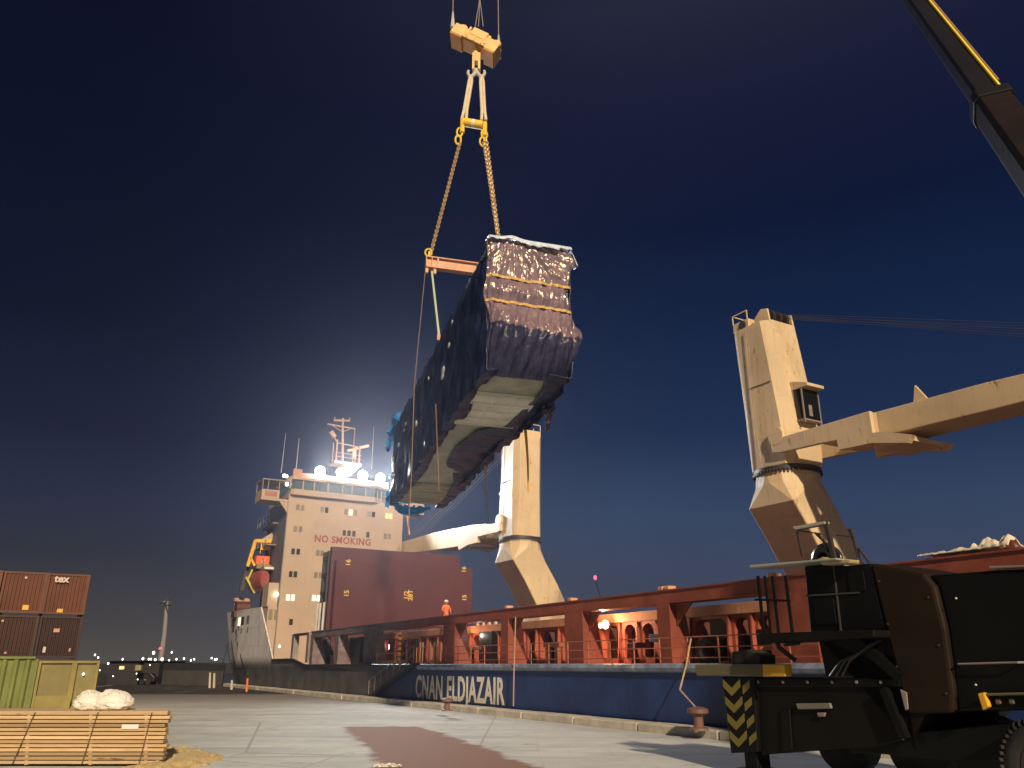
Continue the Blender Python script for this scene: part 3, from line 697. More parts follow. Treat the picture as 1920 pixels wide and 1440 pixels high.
# yellow platforms / barriers by the gangway
def yplat(pa, pb, py0, py1, name):
    sa, z0 = on_L(pa, py1, 20.9); sb, _ = on_L(pb, py1, 20.9); _, z1 = on_L((pa+pb)/2, py0, 20.9)
    y = MB(SHIP).box(20.75, 21.15, sb, sa, z0, z0+.16); 
    n = 5
    y.bar((20.8, sa, z0), (20.8, sa, z1), .06).bar((20.8, sb, z0), (20.8, sb, z1), .06).bar((20.8, sa, z1), (20.8, sb, z1), .05)
    y.build(name, YELP, SR)
yplat(709, 743, 1225, 1243, 'yellow_step')
yplat(783, 822, 1213, 1247, 'yellow_gate')
b2 = MB(SHIP)
for px_ in (787, 792, 806, 813, 823):
    s_ = on_L(px_, 1230, 20.7)[0]; b2.bar((20.7, s_, 2.2), (20.7, s_, 3.5), .07)
b2.build('gate_bars', paint('pale_bar', (.5, .42, .28), .5, .2), SR)
st2 = MB(SHIP); s_ = on_L(749, 1215, 20.8)[0]
st2.bar((20.8, s_, 2.2), (20.8, s_, 4.2), .16, .16).build('striped_post', YELP, SR)
st3 = MB(SHIP)
for k in range(6): st3.bar((20.8, s_, 2.35+.32*k), (20.8, s_, 2.46+.32*k), .175, .175)
st3.build('post_stripes', BLACKP, SR)
# deck lamps, pinkish glow tubes
for px_, py_, r, mt, e in ((1135, 1171, .17, SODIUM, 900), (1126, 1173, .10, SODIUM, 0), (869, 1200, .16, SODIUM, 350), (728, 1213, .10, glow('pink_lamp', (1, .6, .55), 6), 100), (598, 1228, .12, WLAMP, 80), (666, 1212, .07, WLAMP, 0), (909, 1192, .10, WLAMP, 60), (612, 1205, .1, WLAMP, 0), (524, 1212, .12, WLAMP, 60), (634, 1206, .08, WLAMP, 0)):
    LL = 22.7; s_, z = on_L(px_, py_, LL)
    MB(SHIP).ball((LL, s_, z), r, 8, sz=2.2 if px_ in (869, 728) else 1.2).build('deck_lamp', mt, SR, smooth=True)
    if e:
        ld = bpy.data.lights.new('deck_lamp_light', 'POINT'); lo = bpy.data.objects.new('deck_lamp_light', ld); COL.objects.link(lo)
        ld.energy = e*.35; ld.color = (1, .55, .3) if e > 90 else (1, .9, .75); ld.shadow_soft_size = .15; lo.location = ship(LL-.45, s_-.2, z)
L_ = 22.3
def deckbox(px0, px1, py0, py1, name, mat, dl=.6, L=L_, **kw):
    sa, z1 = on_L(px0, py0, L); sb, _ = on_L(px1, py0, L); _, z0 = on_L(px0, py1, L)
    return MB(SHIP).box(L, L+dl, sb, sa, max(2.09, z0), z1).build(name, mat, SR, bevel=.03, **kw)
deckbox(1216, 1241, 1189, 1204, 'blue_drum', paint('pale_blue_plastic', (.28, .45, .75), .4, .05), .5)
deckbox(1018, 1048, 1206, 1214, 'valve_bench', PINKB, .5)
deckbox(1022, 1029, 1214, 1246, 'valve_leg', PINKB, .2); deckbox(1039, 1045, 1214, 1246, 'valve_leg', PINKB, .2)
deckbox(876, 903, 1213, 1219, 'pipe_bench', PINKB, .3); deckbox(877, 884, 1219, 1246, 'valve_leg', BROWNR, .2)
deckbox(1175, 1195, 1205, 1215, 'valve_bench', BROWNR, .5); deckbox(1182, 1189, 1215, 1246, 'valve_leg', BROWNR, .2)
deckbox(598, 612, 1200, 1246, 'deck_locker', DGREY, .5); deckbox(655, 676, 1196, 1246, 'deck_door', BLACKP, .4)
deckbox(706, 720, 1200, 1246, 'deck_locker', BROWNR, .4); deckbox(898, 922, 1185, 1240, 'hose_station', DGREY, .4)
deckbox(1416, 1452, 1180, 1212, 'deck_machinery', BROWNR, .6)
# rubber fender wheel on deck
for px_, py_, R in ((1331, 1222, .36),):
    s_, z = on_L(px_, py_, 21.5); MB(SHIP).torus((21.5, s_, z), R, .17, ax=(1, .5, 0)).build('deck_tyre', BLACKP, SR, smooth=True)
s_, z = on_L(1441, 1226, 21.5); MB(SHIP).torus((21.5, s_, z), .2, .07, ax=(1, .6, 0)).build('yellow_rope_coil', YELP, SR, smooth=True)
# cones on deck near the coaming
for px_ in (890, 901, 912, 924):
    s_, z = on_L(px_, 1178, CL-.1); MB(SHIP).loft([[(CL+.1+r*cos(a), s_+r*sin(a), z0) for a in [2*pi*j/8 for j in range(8)]] for r, z0 in ((.13, zc_top), (.03, zc_top+.35))]).build('vent_cone', PINKB, SR)

# --- cranes
def crane(Lc, sc_, zr, jdir, jlen, jz0, jz1, lab):
    c0 = bpy.data.objects.new('deck_crane', None); COL.objects.link(c0); c0.parent = SR; ROOTM[c0.name] = ROOTM[SR.name]; c0['label'] = lab
    def sq(L, s, z, a, r, ds=0):
        pts = []
        for qx, qy, a0 in ((1, 1, 0), (-1, 1, pi/2), (-1, -1, pi), (1, -1, 3*pi/2)):
            for i in range(4):
                an = a0+pi/2*i/3; pts.append((L+qx*(a-r)+r*cos(an), s+qy*(a-r)+r*sin(an), z))
        return pts
    zk = zr-2.2
    P_ = MB(SHIP)
    P_.loft([sq(Lc, sc_, zr-.25, 1.88, 1.87), sq(Lc, sc_, zr-1.0, 1.86, 1.6), sq(Lc+.0, sc_, zk, 1.75, .12), sq(Lc+1.3, sc_, zk-1.9, 1.72, .12), sq(Lc+2.4, sc_, zk-3.8, 1.68, .12), sq(Lc+2.75, sc_, zk-4.8, 1.66, .12), sq(Lc+2.8, sc_, 2.1, 1.66, .12)])
    P_.build('pedestal', CREAM, c0)
    R = MB(SHIP).loft([[(Lc+r*cos(2*pi*j/40), sc_+r*sin(2*pi*j/40), z) for j in range(40)] for r, z in ((1.9, zr-.25), (1.95, zr-.2), (1.95, zr+.02), (1.9, zr+.05))])
    R.build('slewing_ring', DGREY, c0, smooth=True)
    for j in range(56):
        a = 2*pi*j/56; r0, r1 = 1.93, 2.03; w_ = .045
        MB(SHIP).prism([(Lc+r*cos(a+q/r), sc_+r*sin(a+q/r), zr-.36) for r, q in ((r0, -w_), (r1, -w_), (r1, w_), (r0, w_))], (0, 0, .20)).build('ring_bolt', DGREY, c0)
    # tower, jd = direction of the jib along s (-1 forward, +1 aft)
    jd = jdir
    def octo(z, hw, b0, b1, ch):
        # b0: back (away from jib), b1: jib side
        pts = [(-hw, b0+ch), (-hw+ch*.8, b0), (hw-ch*.8, b0), (hw, b0+ch), (hw, b1-ch), (hw-ch*.9, b1), (-hw+ch*.9, b1), (-hw, b1-ch)]
        return [(Lc+p, sc_+jd*q_, z) for p, q_ in pts]
    T = MB(SHIP)
    ht = zt_ = zr+9.4
    T.loft([octo(zr+.06, 1.55, -1.6, 1.7, .4), octo(zr+1.6, 1.56, -1.7, 1.85, .5), octo(zr+4.2, 1.55, -1.85, 1.7, .6), octo(zr+9.5, 1.52, -2.05, 1.1, .55)])
    T.build('tower', CREAM, c0, bevel=.04)
    H_ = MB(SHIP)
    for sg in (-1, 1):
        L_a = Lc+sg*1.0
        H_.prism([(L_a, sc_+jd*-.2, zr+9.30), (L_a, sc_+jd*-.2, zr+10.00), (L_a, sc_+jd*.4, zr+10.45), (L_a, sc_+jd*.95, zr+10.30), (L_a, sc_+jd*1.05, zr+9.30)], (.14*sg, 0, 0))
    H_.box(Lc-1.25, Lc+1.25, sc_+jd*-1.95, sc_+jd*-.6, zr+9.50, zr+10.20)
    H_.build('tower_head', CREAM, c0, bevel=.04)
    S = MB(SHIP)
    for sg in (-.6, 0, .6): 
        S = MB(SHIP); S.loft([[(Lc+sg+dx, sc_+jd*.5+.55*cos(2*pi*j/20), zr+9.90+.55*sin(2*pi*j/20)) for j in range(20)] for dx in (-.1, .1)]); S.build('head_sheave', DGREY, c0, smooth=True)
    for sg in (-.7, .7): S = MB(SHIP); S.loft([[(Lc+sg*1.0+dx, sc_-jd*1.1+.3*cos(2*pi*j/14), zr+9.85+.3*sin(2*pi*j/14)) for j in range(14)] for dx in (-.62, -.56)]); S.build('guide_sheave', DGREY, c0, smooth=True)
    # platform railing at head
    hr_ = MB(SHIP)
    for a, b_ in ((-1.2, -1.95), (1.2, -1.95), (-1.2, -.7), (1.2, -.7)): hr_.bar((Lc+a, sc_+jd*b_, zr+10.20), (Lc+a, sc_+jd*b_, zr+10.80), .06)
    hr_.bar((Lc-1.2, sc_+jd*-1.95, zr+10.80), (Lc+1.2, sc_+jd*-1.95, zr+10.80), .06).bar((Lc-1.2, sc_+jd*-1.95, zr+10.80), (Lc-1.2, sc_+jd*-.7, zr+10.80), .06)
    hr_.build('head_railing', CREAM, c0)
    # seams, door, ear
    se = MB(SHIP); se.box(Lc-1.60, Lc-1.555, sc_-.9, sc_+.9, zr+5.3, zr+5.34)
    se.build('panel_seam', GREYP, c0)
    for sg in (-1, 1):
        ear = MB(SHIP); ear.loft([[(Lc+sg*1.54+sg*dx, sc_+jd*1.0+.55*cos(2*pi*j/18), zr+1.75+.55*sin(2*pi*j/18)) for j in range(18)] for dx in (0, .28)]); ear.build('jib_pivot', CREAM, c0, smooth=True)
    # ladder, pipes and service doors
    pp = MB(SHIP).tube([(Lc-1.64, sc_+.75, zr+.3), (Lc-1.64, sc_+.72, zr+4.9), (Lc-1.64, sc_+.6, zr+9.2)], .035, 6); pp.build('cable_pipe', GREYP, c0)
    # operator cab on the jib side
    cb = MB(SHIP)
    c0s = sc_+jd*1.66
    # hood, cab box
    cb.prism([(Lc-.7, c0s, zr+5.2), (Lc-.7, c0s+jd*1.2, zr+4.8), (Lc-.7, c0s+jd*1.2, zr+4.6), (Lc-.7, c0s, zr+4.6)], (1.5, 0, 0))
    cb.build('cab_hood', CREAM, c0, bevel=.03)
    MB(SHIP).box(Lc-.65, Lc+.75, c0s+jd*.02, c0s+jd*.70, zr+2.7, zr+4.59).build('operator_cab', paint('cab_black_glass', (.008, .009, .009), .2, .1), c0, bevel=.05)
    cf = MB(SHIP)
    for a in (-.66, .76): 
        for b_ in (.04, .69): cf.bar((Lc+a, c0s+jd*b_, zr+2.45), (Lc+a, c0s+jd*b_, zr+4.6), .08)
    cf.box(Lc-.7, Lc+.8, c0s+jd*.02, c0s+jd*.72, zr+2.6, zr+2.69).box(Lc-.2, Lc+.1, c0s+jd*.3, c0s+jd*.7, zr+2.9, zr+3.6)
    cf.build('cab_frame', GREYP, c0)
    # jib
    J = MB(SHIP)
    def jp(d, dz): 
        f = d/jlen; return (sc_+jd*(1.0+d), jz0+(jz1-jz0)*f+dz)
    def jsec(d, hwid, up, dn):
        s_, z = jp(d, 0); up *= (1.5 if jd > 0 else 1); dn *= (1.4 if jd > 0 else 1); return [(Lc-hwid, s_, z-dn), (Lc+hwid, s_, z-dn), (Lc+hwid, s_, z+up), (Lc-hwid, s_, z+up)]
    J.loft([jsec(3.0, 1.5, .45, .5), jsec(6.0, 1.45, .55, .65), jsec(6.4, 1.25, .6, .75), jsec(jlen*.55, 1.1, .65, .7), jsec(jlen*.9, .8, .5, .5), jsec(jlen, .6, .3, .35)])
    for sg in (-1, 1):
        a, b_ = sorted((Lc+sg*1.52, Lc+sg*1.80))
        J.loft([[(a, jp(d, 0)[0], jp(d, 0)[1]-dn), (b_, jp(d, 0)[0], jp(d, 0)[1]-dn), (b_, jp(d, 0)[0], jp(d, 0)[1]+up), (a, jp(d, 0)[0], jp(d, 0)[1]+up)] for d, up, dn in ((-.4, .35, .35), (.2, .45, .45), (3.0, .5, .5), (6.4, .58, .66))])
    J.build('jib', CREAM, c0, bevel=.04)
    K = MB(SHIP)
    s4, z4 = jp(4.2, 0); s6, z6 = jp(6.0, 0); s8, z8 = jp(8.2, 0)
    K.prism([(Lc-1.82, s4, z4-.45), (Lc-1.82, s4, z4-1.1), (Lc-1.82, s6+jd*.2, z6-1.15), (Lc-1.82, s8, z8-1.55), (Lc-1.82, s8+jd*.3, z8-1.2), (Lc-1.82, s6+jd*.9, z6-.7)], (.4, 0, 0))
    K.prism([(Lc+1.34, s4, z4-.45), (Lc+1.34, s4, z4-1.1), (Lc+1.34, s6+jd*.2, z6-1.15), (Lc+1.34, s8, z8-1.55), (Lc+1.34, s8+jd*.3, z8-1.2), (Lc+1.34, s6+jd*.9, z6-.7)], (.4, 0, 0))
    K.box(Lc-1.32, Lc+1.32, min(s6, s8), max(s6, s8), z8-1.35, z8-1.1)
    s9, z9 = jp(8.6, .6)
    if jd < 0: K.prism([(Lc-.8, s9-jd*.35, z9), (Lc-.8, s9+jd*.5, z9), (Lc-.8, s9-jd*.1, z9+1.0)], (.18, 0, 0))
    K.build('jib_bracket', CREAM, c0)
    w_ = MB(SHIP)
    for k in range(8):
        a = Lc-.9+.26*k; s_, z = jp(jlen*.93-(k % 3)*.8, .5); w_.tube([(a, sc_+jd*.9, zr+10.0), (a, s_, z)], .022 if jd > 0 else .009, 4)
    w_.build('hoist_wires', WIRE if jd > 0 else paint('dark_wire', (.06, .05, .05), .6, .1), c0)
    return c0
crane(38.3, 64.6, 13.42, 1, 29, 14.5, 15.9, 'smaller looking cream crane near the superstructure with its jib lowered aft')
crane(38.1, 32.35, 13.30, -1, 22, 14.45, 13.9, 'large cream crane with rust stains and its jib running to the right')

# plastic sheeting on the girder beyond the truck
sh = MB(SHIP); vs = []; nu, nv = 60, 10
sa, sb = on_L(1725, 1048, GL0)[0], on_L(1896, 1030, GL0)[0]
for i in range(nu):
    for j in range(nv):
        f = i/(nu-1); gg = j/(nv-1); h = .10+(.36 if f > .58 else .12)*max(0, noise.noise(Vector((f*13, gg*3, 5)))+.45)*sin(pi*gg)
        vs.append((GL0-.1+gg*.75+.05*fbm(f*14, gg*4, 2), sa+(sb-sa)*f, z_g+.06+h))
sh.add(vs, [(i*nv+j, i*nv+j+1, (i+1)*nv+j+1, (i+1)*nv+j) for i in range(nu-1) for j in range(nv-1)])
PLW = paint('white_plastic', (.72, .66, .55), .35, .1)
o = sh.build('plastic_sheeting', PLW, None, smooth=True, label='crumpled white plastic sheeting lying on the red girder at right', category='plastic sheeting')
sm = o.modifiers.new('thick', 'SOLIDIFY'); sm.thickness = .03

# ================================================================== PEOPLE
def worker(px_, py_, zfeet, L, lab):
    s_, z = on_L(px_, py_, L); base = ship(L, s_, zfeet)
    R = root('person', base, A+pi*.0, label=lab, category='person')
    F = ROOTM[R.name]
    H = 1.72
    vs = {'pel': (0, 0, .92), 'wst': (0, 0, 1.08), 'chs': (0, -.02, 1.32), 'nck': (0, -.02, 1.47), 'lsh': (-.19, -.01, 1.40), 'lel': (-.30, -.05, 1.14), 'lwr': (-.20, -.24, 1.02), 'rsh': (.19, -.01, 1.40), 'rel': (.30, -.05, 1.14), 'rwr': (.20, -.24, 1.02),
          'lhp': (-.10, 0, .88), 'lkn': (-.13, -.02, .48), 'lan': (-.15, .02, .08), 'lto': (-.16, -.14, .04), 'rhp': (.10, 0, .88), 'rkn': (.13, -.02, .48), 'ran': (.15, .02, .08), 'rto': (.16, -.14, .04)}
    rad = {'pel': .15, 'wst': .15, 'chs': .17, 'nck': .06, 'lsh': .08, 'lel': .06, 'lwr': .045, 'rsh': .08, 'rel': .06, 'rwr': .045, 'lhp': .10, 'lkn': .08, 'lan': .06, 'lto': .05, 'rhp': .10, 'rkn': .08, 'ran': .06, 'rto': .05}
    ed = [('pel', 'wst'), ('wst', 'chs'), ('chs', 'nck'), ('chs', 'lsh'), ('lsh', 'lel'), ('lel', 'lwr'), ('chs', 'rsh'), ('rsh', 'rel'), ('rel', 'rwr'), ('pel', 'lhp'), ('lhp', 'lkn'), ('lkn', 'lan'), ('lan', 'lto'), ('pel', 'rhp'), ('rhp', 'rkn'), ('rkn', 'ran'), ('ran', 'rto')]
    ks = list(vs); me = bpy.data.meshes.new('coverall'); me.from_pydata([vs[k] for k in ks], [(ks.index(a), ks.index(b_)) for a, b_ in ed], [])
    o = bpy.data.objects.new('body', me); COL.objects.link(o); o.parent = R
    sk = o.modifiers.new('skin', 'SKIN')
    for i, k in enumerate(ks):
        me.skin_vertices[0].data[i].radius = (rad[k], rad[k]*.85); me.skin_vertices[0].data[i].use_root = (k == 'pel')
    sb_ = o.modifiers.new('sub', 'SUBSURF'); sb_.levels = 1; sb_.render_levels = 1
    me.materials.append(paint('orange_coverall', (.85, .20, .07), .8, .1))
    SKIN = paint('skin', (.45, .26, .17), .6, .05)
    hd = MB(F); hd.ball((0, -.03, 1.60), .105, 14, sx=.82, sy=.95, sz=1.15).ball((0, -.135, 1.585), .022, 6).ball((-.09, -.03, 1.59), .025, 6).ball((.09, -.03, 1.59), .025, 6)
    hd.build('head', SKIN, R, smooth=True)
    fc = MB(F).ball((-.035, -.125, 1.615), .012, 6).ball((.035, -.125, 1.615), .012, 6).box(-.03, .03, -.13, -.12, 1.545, 1.553); fc.build('face_features', BLACKP, R)
    hn = MB(F)
    for sg in (-1, 1):
        hn.ball((sg*.19, -.29, 1.0), .045, 8, sx=.6, sy=1.1, sz=.9)
        for q_ in range(4): hn.tube([(sg*(.17+.016*q_), -.31, .995), (sg*(.165+.016*q_), -.365-.006*(q_ % 2), .985), (sg*(.16+.016*q_), -.385, .955)], .010, 5)
        hn.tube([(sg*.165, -.28, 1.01), (sg*.14, -.32, 1.02)], .012, 5)
    hn.build('hands', SKIN, R, smooth=True)
    hm = MB(F); secs = []
    for r, z in ((.15, 1.655), (.135, 1.66), (.13, 1.70), (.10, 1.755), (.05, 1.78), (.01, 1.785)): secs.append([(r*cos(2*pi*j/16), -.03+r*1.1*sin(2*pi*j/16), z) for j in range(16)])
    hm.loft(secs).build('helmet', WHITEP, R, smooth=True)
    return R
worker(836, 1150, zc_top, 23.1, 'person in orange coverall and white helmet standing above the red girder')

# ================================================================== HANGING LOAD
th = radians(17.0); SLP = -.04
LO = Vector((-.85, 24.66, 11.55))
Dv = Vector((-sin(th), cos(th), SLP)); Wv = Vector((cos(th), sin(th), 0)); Zv = Vector((0, 0, 1))
LF = mat4(Wv, Dv, Zv, LO)                 # local (w, l, z)
LR = root('wrapped_rail_car', LO+Dv*10+Wv*1.5, th, label='long rail car wrapped in dark tarpaulin hanging in the air from chains', category='wrapped load')
LEN, WD, HT = 20.3, 3.0, 4.85
def opening(l):
    lt = [(0, .45), (2.2, .25), (4.5, .5), (6.6, .3), (10, .34), (12.8, .5), (17.7, .4), (20.3, .25)]
    rt = [(0, 2.2), (1.9, 2.45), (5.5, 2.3), (6.6, 1.25), (9, 1.0), (11.2, 1.15), (13, 1.9), (14.9, 2.3), (18.5, 2.55), (20.3, 2.5)]
    def ip(t_):
        for (a, x), (b_, y) in zip(t_, t_[1:]):
            if l <= b_: f = (l-a)/(b_-a); f = f*f*(3-2*f); return x+(y-x)*f
        return t_[-1][1]
    return ip(lt), ip(rt)
m, t, b = newmat('dark_tarpaulin')
co = objco(t); n1 = noi(t, co, 1.1, 6, .65); n2 = noi(t, objco(t, (3, 1.2, .8)), 2.2, 7, .7)
t.links.new(mixc(t, thr(t, n1, .35, .7), (.010, .017, .060), (.024, .040, .125)), b.inputs['Base Color'])
b.inputs['Roughness'].default_value = .34; bump(t, b, n2, .7, .03); TARP = m
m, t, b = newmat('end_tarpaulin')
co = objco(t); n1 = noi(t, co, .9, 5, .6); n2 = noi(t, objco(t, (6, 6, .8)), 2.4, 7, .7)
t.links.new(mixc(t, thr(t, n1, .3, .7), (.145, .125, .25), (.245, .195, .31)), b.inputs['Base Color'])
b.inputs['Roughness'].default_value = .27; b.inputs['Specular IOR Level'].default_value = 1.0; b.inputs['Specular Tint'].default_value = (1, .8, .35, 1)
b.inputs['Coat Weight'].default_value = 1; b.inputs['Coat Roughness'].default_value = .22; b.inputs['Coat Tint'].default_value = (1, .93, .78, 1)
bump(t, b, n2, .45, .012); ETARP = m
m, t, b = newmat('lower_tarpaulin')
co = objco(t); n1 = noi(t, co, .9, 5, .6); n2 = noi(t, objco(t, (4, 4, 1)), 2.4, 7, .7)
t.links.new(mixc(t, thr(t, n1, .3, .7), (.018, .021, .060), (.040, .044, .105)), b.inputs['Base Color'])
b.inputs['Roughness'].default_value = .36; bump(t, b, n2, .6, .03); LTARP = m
shell = MB(LF); vs = []; nl, npz = 200, 96
for i in range(nl):
    l = LEN*i/(nl-1); ol, orr = opening(l)
    pts = []
    path = [(ol, .02), (.0, -.05), (-.02, .9), (0, 4.1), (.12, 4.6), (.5, 4.85), (WD-.3, 4.9), (WD+.12, 4.5), (WD+.02, 3.0), (WD+.2, 1.3), (WD+.0, -.05), (orr, .02)]
    seg = [0]
    for a, b_ in zip(path, path[1:]): seg.append(seg[-1]+hypot(b_[0]-a[0], b_[1]-a[1]))
    for j in range(npz):
        d = seg[-1]*j/(npz-1); k = 0
        while k < len(seg)-2 and seg[k+1] < d: k += 1
        f = (d-seg[k])/max(1e-6, seg[k+1]-seg[k]); w = path[k][0]+(path[k+1][0]-path[k][0])*f; z = path[k][1]+(path[k+1][1]-path[k][1])*f
        # outward push
        cw, cz = w-WD/2, z-HT/2; q = max(abs(cw)/(WD/2), abs(cz)/(HT/2)); nx, nz = (cw/abs(cw) if abs(cw)/(WD/2) > .92*q and abs(cw) > 1e-4 else 0), (cz/abs(cz) if abs(cz)/(HT/2) > .92*q and abs(cz) > 1e-4 else 0)
        amp = .10 if i > 2 else .03
        h = amp*fbm(l*.9, d*.7, 1)+amp*1.3*(1-abs(noise.noise(Vector((l*.8+z*.45, d*.45, 4)))*2.4))+.035*fbm(l*3.5, d*1.6, 7)
        sag = -.10*max(0, fbm(l*.8, 0, 3)) if z < .1 else 0
        pts.append((w+nx*h, l, z+nz*h*.7+sag))
    vs += pts
shell.add(vs, [(i*npz+j, i*npz+j+1, (i+1)*npz+j+1, (i+1)*npz+j) for i in range(nl-1) for j in range(npz-1)])
so = shell.build('tarpaulin', TARP, LR, smooth=True); q = so.modifiers.new('thick', 'SOLIDIFY'); q.thickness = .03
# pale underside of the car
m, t, b = newmat('underside_film')
co = objco(t); n1 = noi(t, co, .8, 5, .6); n2 = noi(t, objco(t, (1.2, 5, 1)), 2.6, 5, .7)
cc = mixc(t, thr(t, n1, .35, .7), (.34, .38, .34), (.53, .58, .51)); cc = mixc(t, thr(t, n2, .5, .7), cc, (.24, .25, .18))
t.links.new(cc, b.inputs['Base Color']); b.inputs['Roughness'].default_value = .45; bump(t, b, n2, .5, .05); UND = m
MB(LF).box(.08, 2.92, .85, LEN-.1, .10, .35).build('underside', UND, LR)
m2 = paint('underframe_pale', (.78, .84, .76), .5, .25, streak=.3)
up = MB(LF).box(.22, 2.62, 2.35, 5.75, -.02, .09)
for k in range(4): up.box(.26+.78*k, .31+.78*k, 2.35, 5.75, -.06, -.022)
for k in range(5): up.box(.22, 2.62, 2.38+.80*k, 2.44+.80*k, -.075, -.062)
up.build('underframe_box', m2, LR, bevel=.02)
up = MB(LF).box(.35, 2.75, 15.6, 19.4, -.02, .09)
for k in range(6): up.box(.35, 2.75, 15.7+.7*k, 15.77+.7*k, -.06, -.022)
up.build('underframe_box', paint('underframe_dim', (.40, .39, .31), .5, .25), LR, bevel=.02)
# near end wrap
ev = []; ew, eh = 110, 150; gx, gz = .85, 4.9
def estrap(w, k): return (3.44+(3.34-3.44)*(w/3)+.0 if k == 0 else 2.5+(2.4-2.5)*w/3)
for i in range(eh):
    v = i/(eh-1); z = 4.92-v*4.95
    for j in range(ew):
        u = j/(ew-1)
        # outline: left, right edges by height
        le = -.02-.14*math.exp(-((z-2.85)/.35)**2)+.02*sin(z*5)
        re = 3.02+(.26*math.exp(-((z-4.45)/.35)**2))+(.30*math.exp(-((z-1.3)/.75)**2))-.06*math.exp(-((z-3.0)/.3)**2)
        if z > 4.65: re += -(z-4.65)*.6
        w = le+(re-le)*u
        out = .06
        b0, b1 = estrap(w, 0), estrap(w, 1)
        dpin = min(abs(z-b0), abs(z-b1)); pinch = min(1, dpin/.35)
        if z > b0:
            ang = atan2(w-gx, gz+.5-z); rr = hypot(w-gx, gz+.5-z)
            wr_ = sin(ang*17+fbm(rr*1.2, ang*5, 3)*2.4)*.5+sin(ang*41+fbm(ang*9, rr*.8, 8)*3)*.28
            wr_ += .5*fbm(w*7, z*.9, 2)
            out += .085*wr_*(.5+.5*min(1, rr/2.5))+.10*pinch*(.5+.5*fbm(w*1.2, z, 9))
        elif z > b1:
            wr_ = sin(w*8+z*2+2.5*fbm(w*2, z*1.4, 3))*.4+.8*fbm(w*6, z*1.3, 12)
            out += .09*wr_+.14*pinch
        else:
            dz = b1-z; bul = .30*sin(min(1, dz/2.5)*pi)+.06*dz
            fr = math.exp(-((dz-.75)/.5)**2)
            wr_ = sin(w*15+dz*3.0+2.0*fbm(w*2.2, z*1.2, 3))*(.25+.75*fr)+.7*fbm(w*5, z*1.3, 12)
            out += bul+.10*wr_
            if dz > 1.0: out -= (dz-1.0)**1.4*.42
        if u < .03 or u > .97: out -= .10
        ev.append((w, -out, z+.05*fbm(w*2, z*2, 17)*(1 if 0 < i < eh-1 else 0)))
MB_LOW = MB(LF)
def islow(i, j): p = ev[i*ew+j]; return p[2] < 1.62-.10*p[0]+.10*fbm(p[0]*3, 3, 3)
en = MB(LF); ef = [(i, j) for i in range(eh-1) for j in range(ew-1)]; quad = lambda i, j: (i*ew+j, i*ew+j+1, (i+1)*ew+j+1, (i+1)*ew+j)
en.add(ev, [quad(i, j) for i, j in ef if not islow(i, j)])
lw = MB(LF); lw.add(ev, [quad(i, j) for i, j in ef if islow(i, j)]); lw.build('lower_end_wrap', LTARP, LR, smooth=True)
# side returns so that the end is a closed cap
for col, dx in ((0, .04), (ew-1, -.04)):
    vs = [];
    for i in range(eh): p = ev[i*ew+col]; vs += [p, (p[0]+dx, .35, p[2])]
    en.add(vs, [(2*i, 2*i+1, 2*i+3, 2*i+2) for i in range(eh-1)])
for row, dz in ((0, -.02), (eh-1, .06)):
    vs = []
    for j in range(ew): p = ev[row*ew+j]; vs += [p, (p[0], .5, p[2]+dz)]
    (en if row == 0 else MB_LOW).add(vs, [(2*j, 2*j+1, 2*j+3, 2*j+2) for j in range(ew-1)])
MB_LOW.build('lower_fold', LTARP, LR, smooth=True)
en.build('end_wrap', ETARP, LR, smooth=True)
STR = paint('webbing_strap', (.62, .40, .14), .55, .2, sc=5)
for k in (0, 1):
    s_ = MB(LF); n = 40; vs = []
    for j in range(n+1):
        w = -.05+3.12*j/n; z = estrap(w, k)
        i0 = min(range(eh), key=lambda i: abs(ev[i*ew][2]-z)); jj = min(ew-1, max(0, int((w+.02)/3.1*(ew-1))))
        y = min(ev[min(eh-1, max(0, i0+d))*ew+jj][1] for d in (-2, 0, 2))-.025
        vs += [(w, y, z-.045), (w, y-.012, z+.045)]
    s_.add(vs, [(2*j, 2*j+1, 2*j+3, 2*j+2) for j in range(n)])
    o = s_.build('strap', STR, LR); q = o.modifiers.new('t', 'SOLIDIFY'); q.thickness = .02
# pale edge band over the top of the end
EDGE = paint('pale_blue_film', (.55, .66, .82), .35, .15, sc=4)
e = MB(LF); vs = []; n = 60
for j in range(n+1):
    f = j/n; w = -.02+3.1*f; zt = 4.93+.10*math.exp(-((w-.85)/.3)**2)
    dn = .10+.14*abs(fbm(w*3, 2))+(.08 if .9 < w < 2.6 else 0)
    vs += [(w, -.30-.05*fbm(w*6, 3), zt-dn), (w, -.20, zt+.03), (w, .30+.2*fbm(w*2, 1), zt+.08)]
e.add(vs, [(3*j+k, 3*j+k+1, 3*j+4+k, 3*j+3+k) for j in range(n) for k in (0, 1)])
vs = []
for j in range(12):
    f = j/11; vs += [(3.06+.26*f, -.12, 4.92-.62*f**1.3), (3.13+.30*f, .02, 4.96-.62*f**1.3), (3.10+.28*f, .35, 4.97-.6*f**1.3)]
e.add(vs, [(3*j+k, 3*j+k+1, 3*j+4+k, 3*j+3+k) for j in range(11) for k in (0, 1)])
o = e.build('edge_film', EDGE, LR, smooth=True); q = o.modifiers.new('t', 'SOLIDIFY'); q.thickness = .015
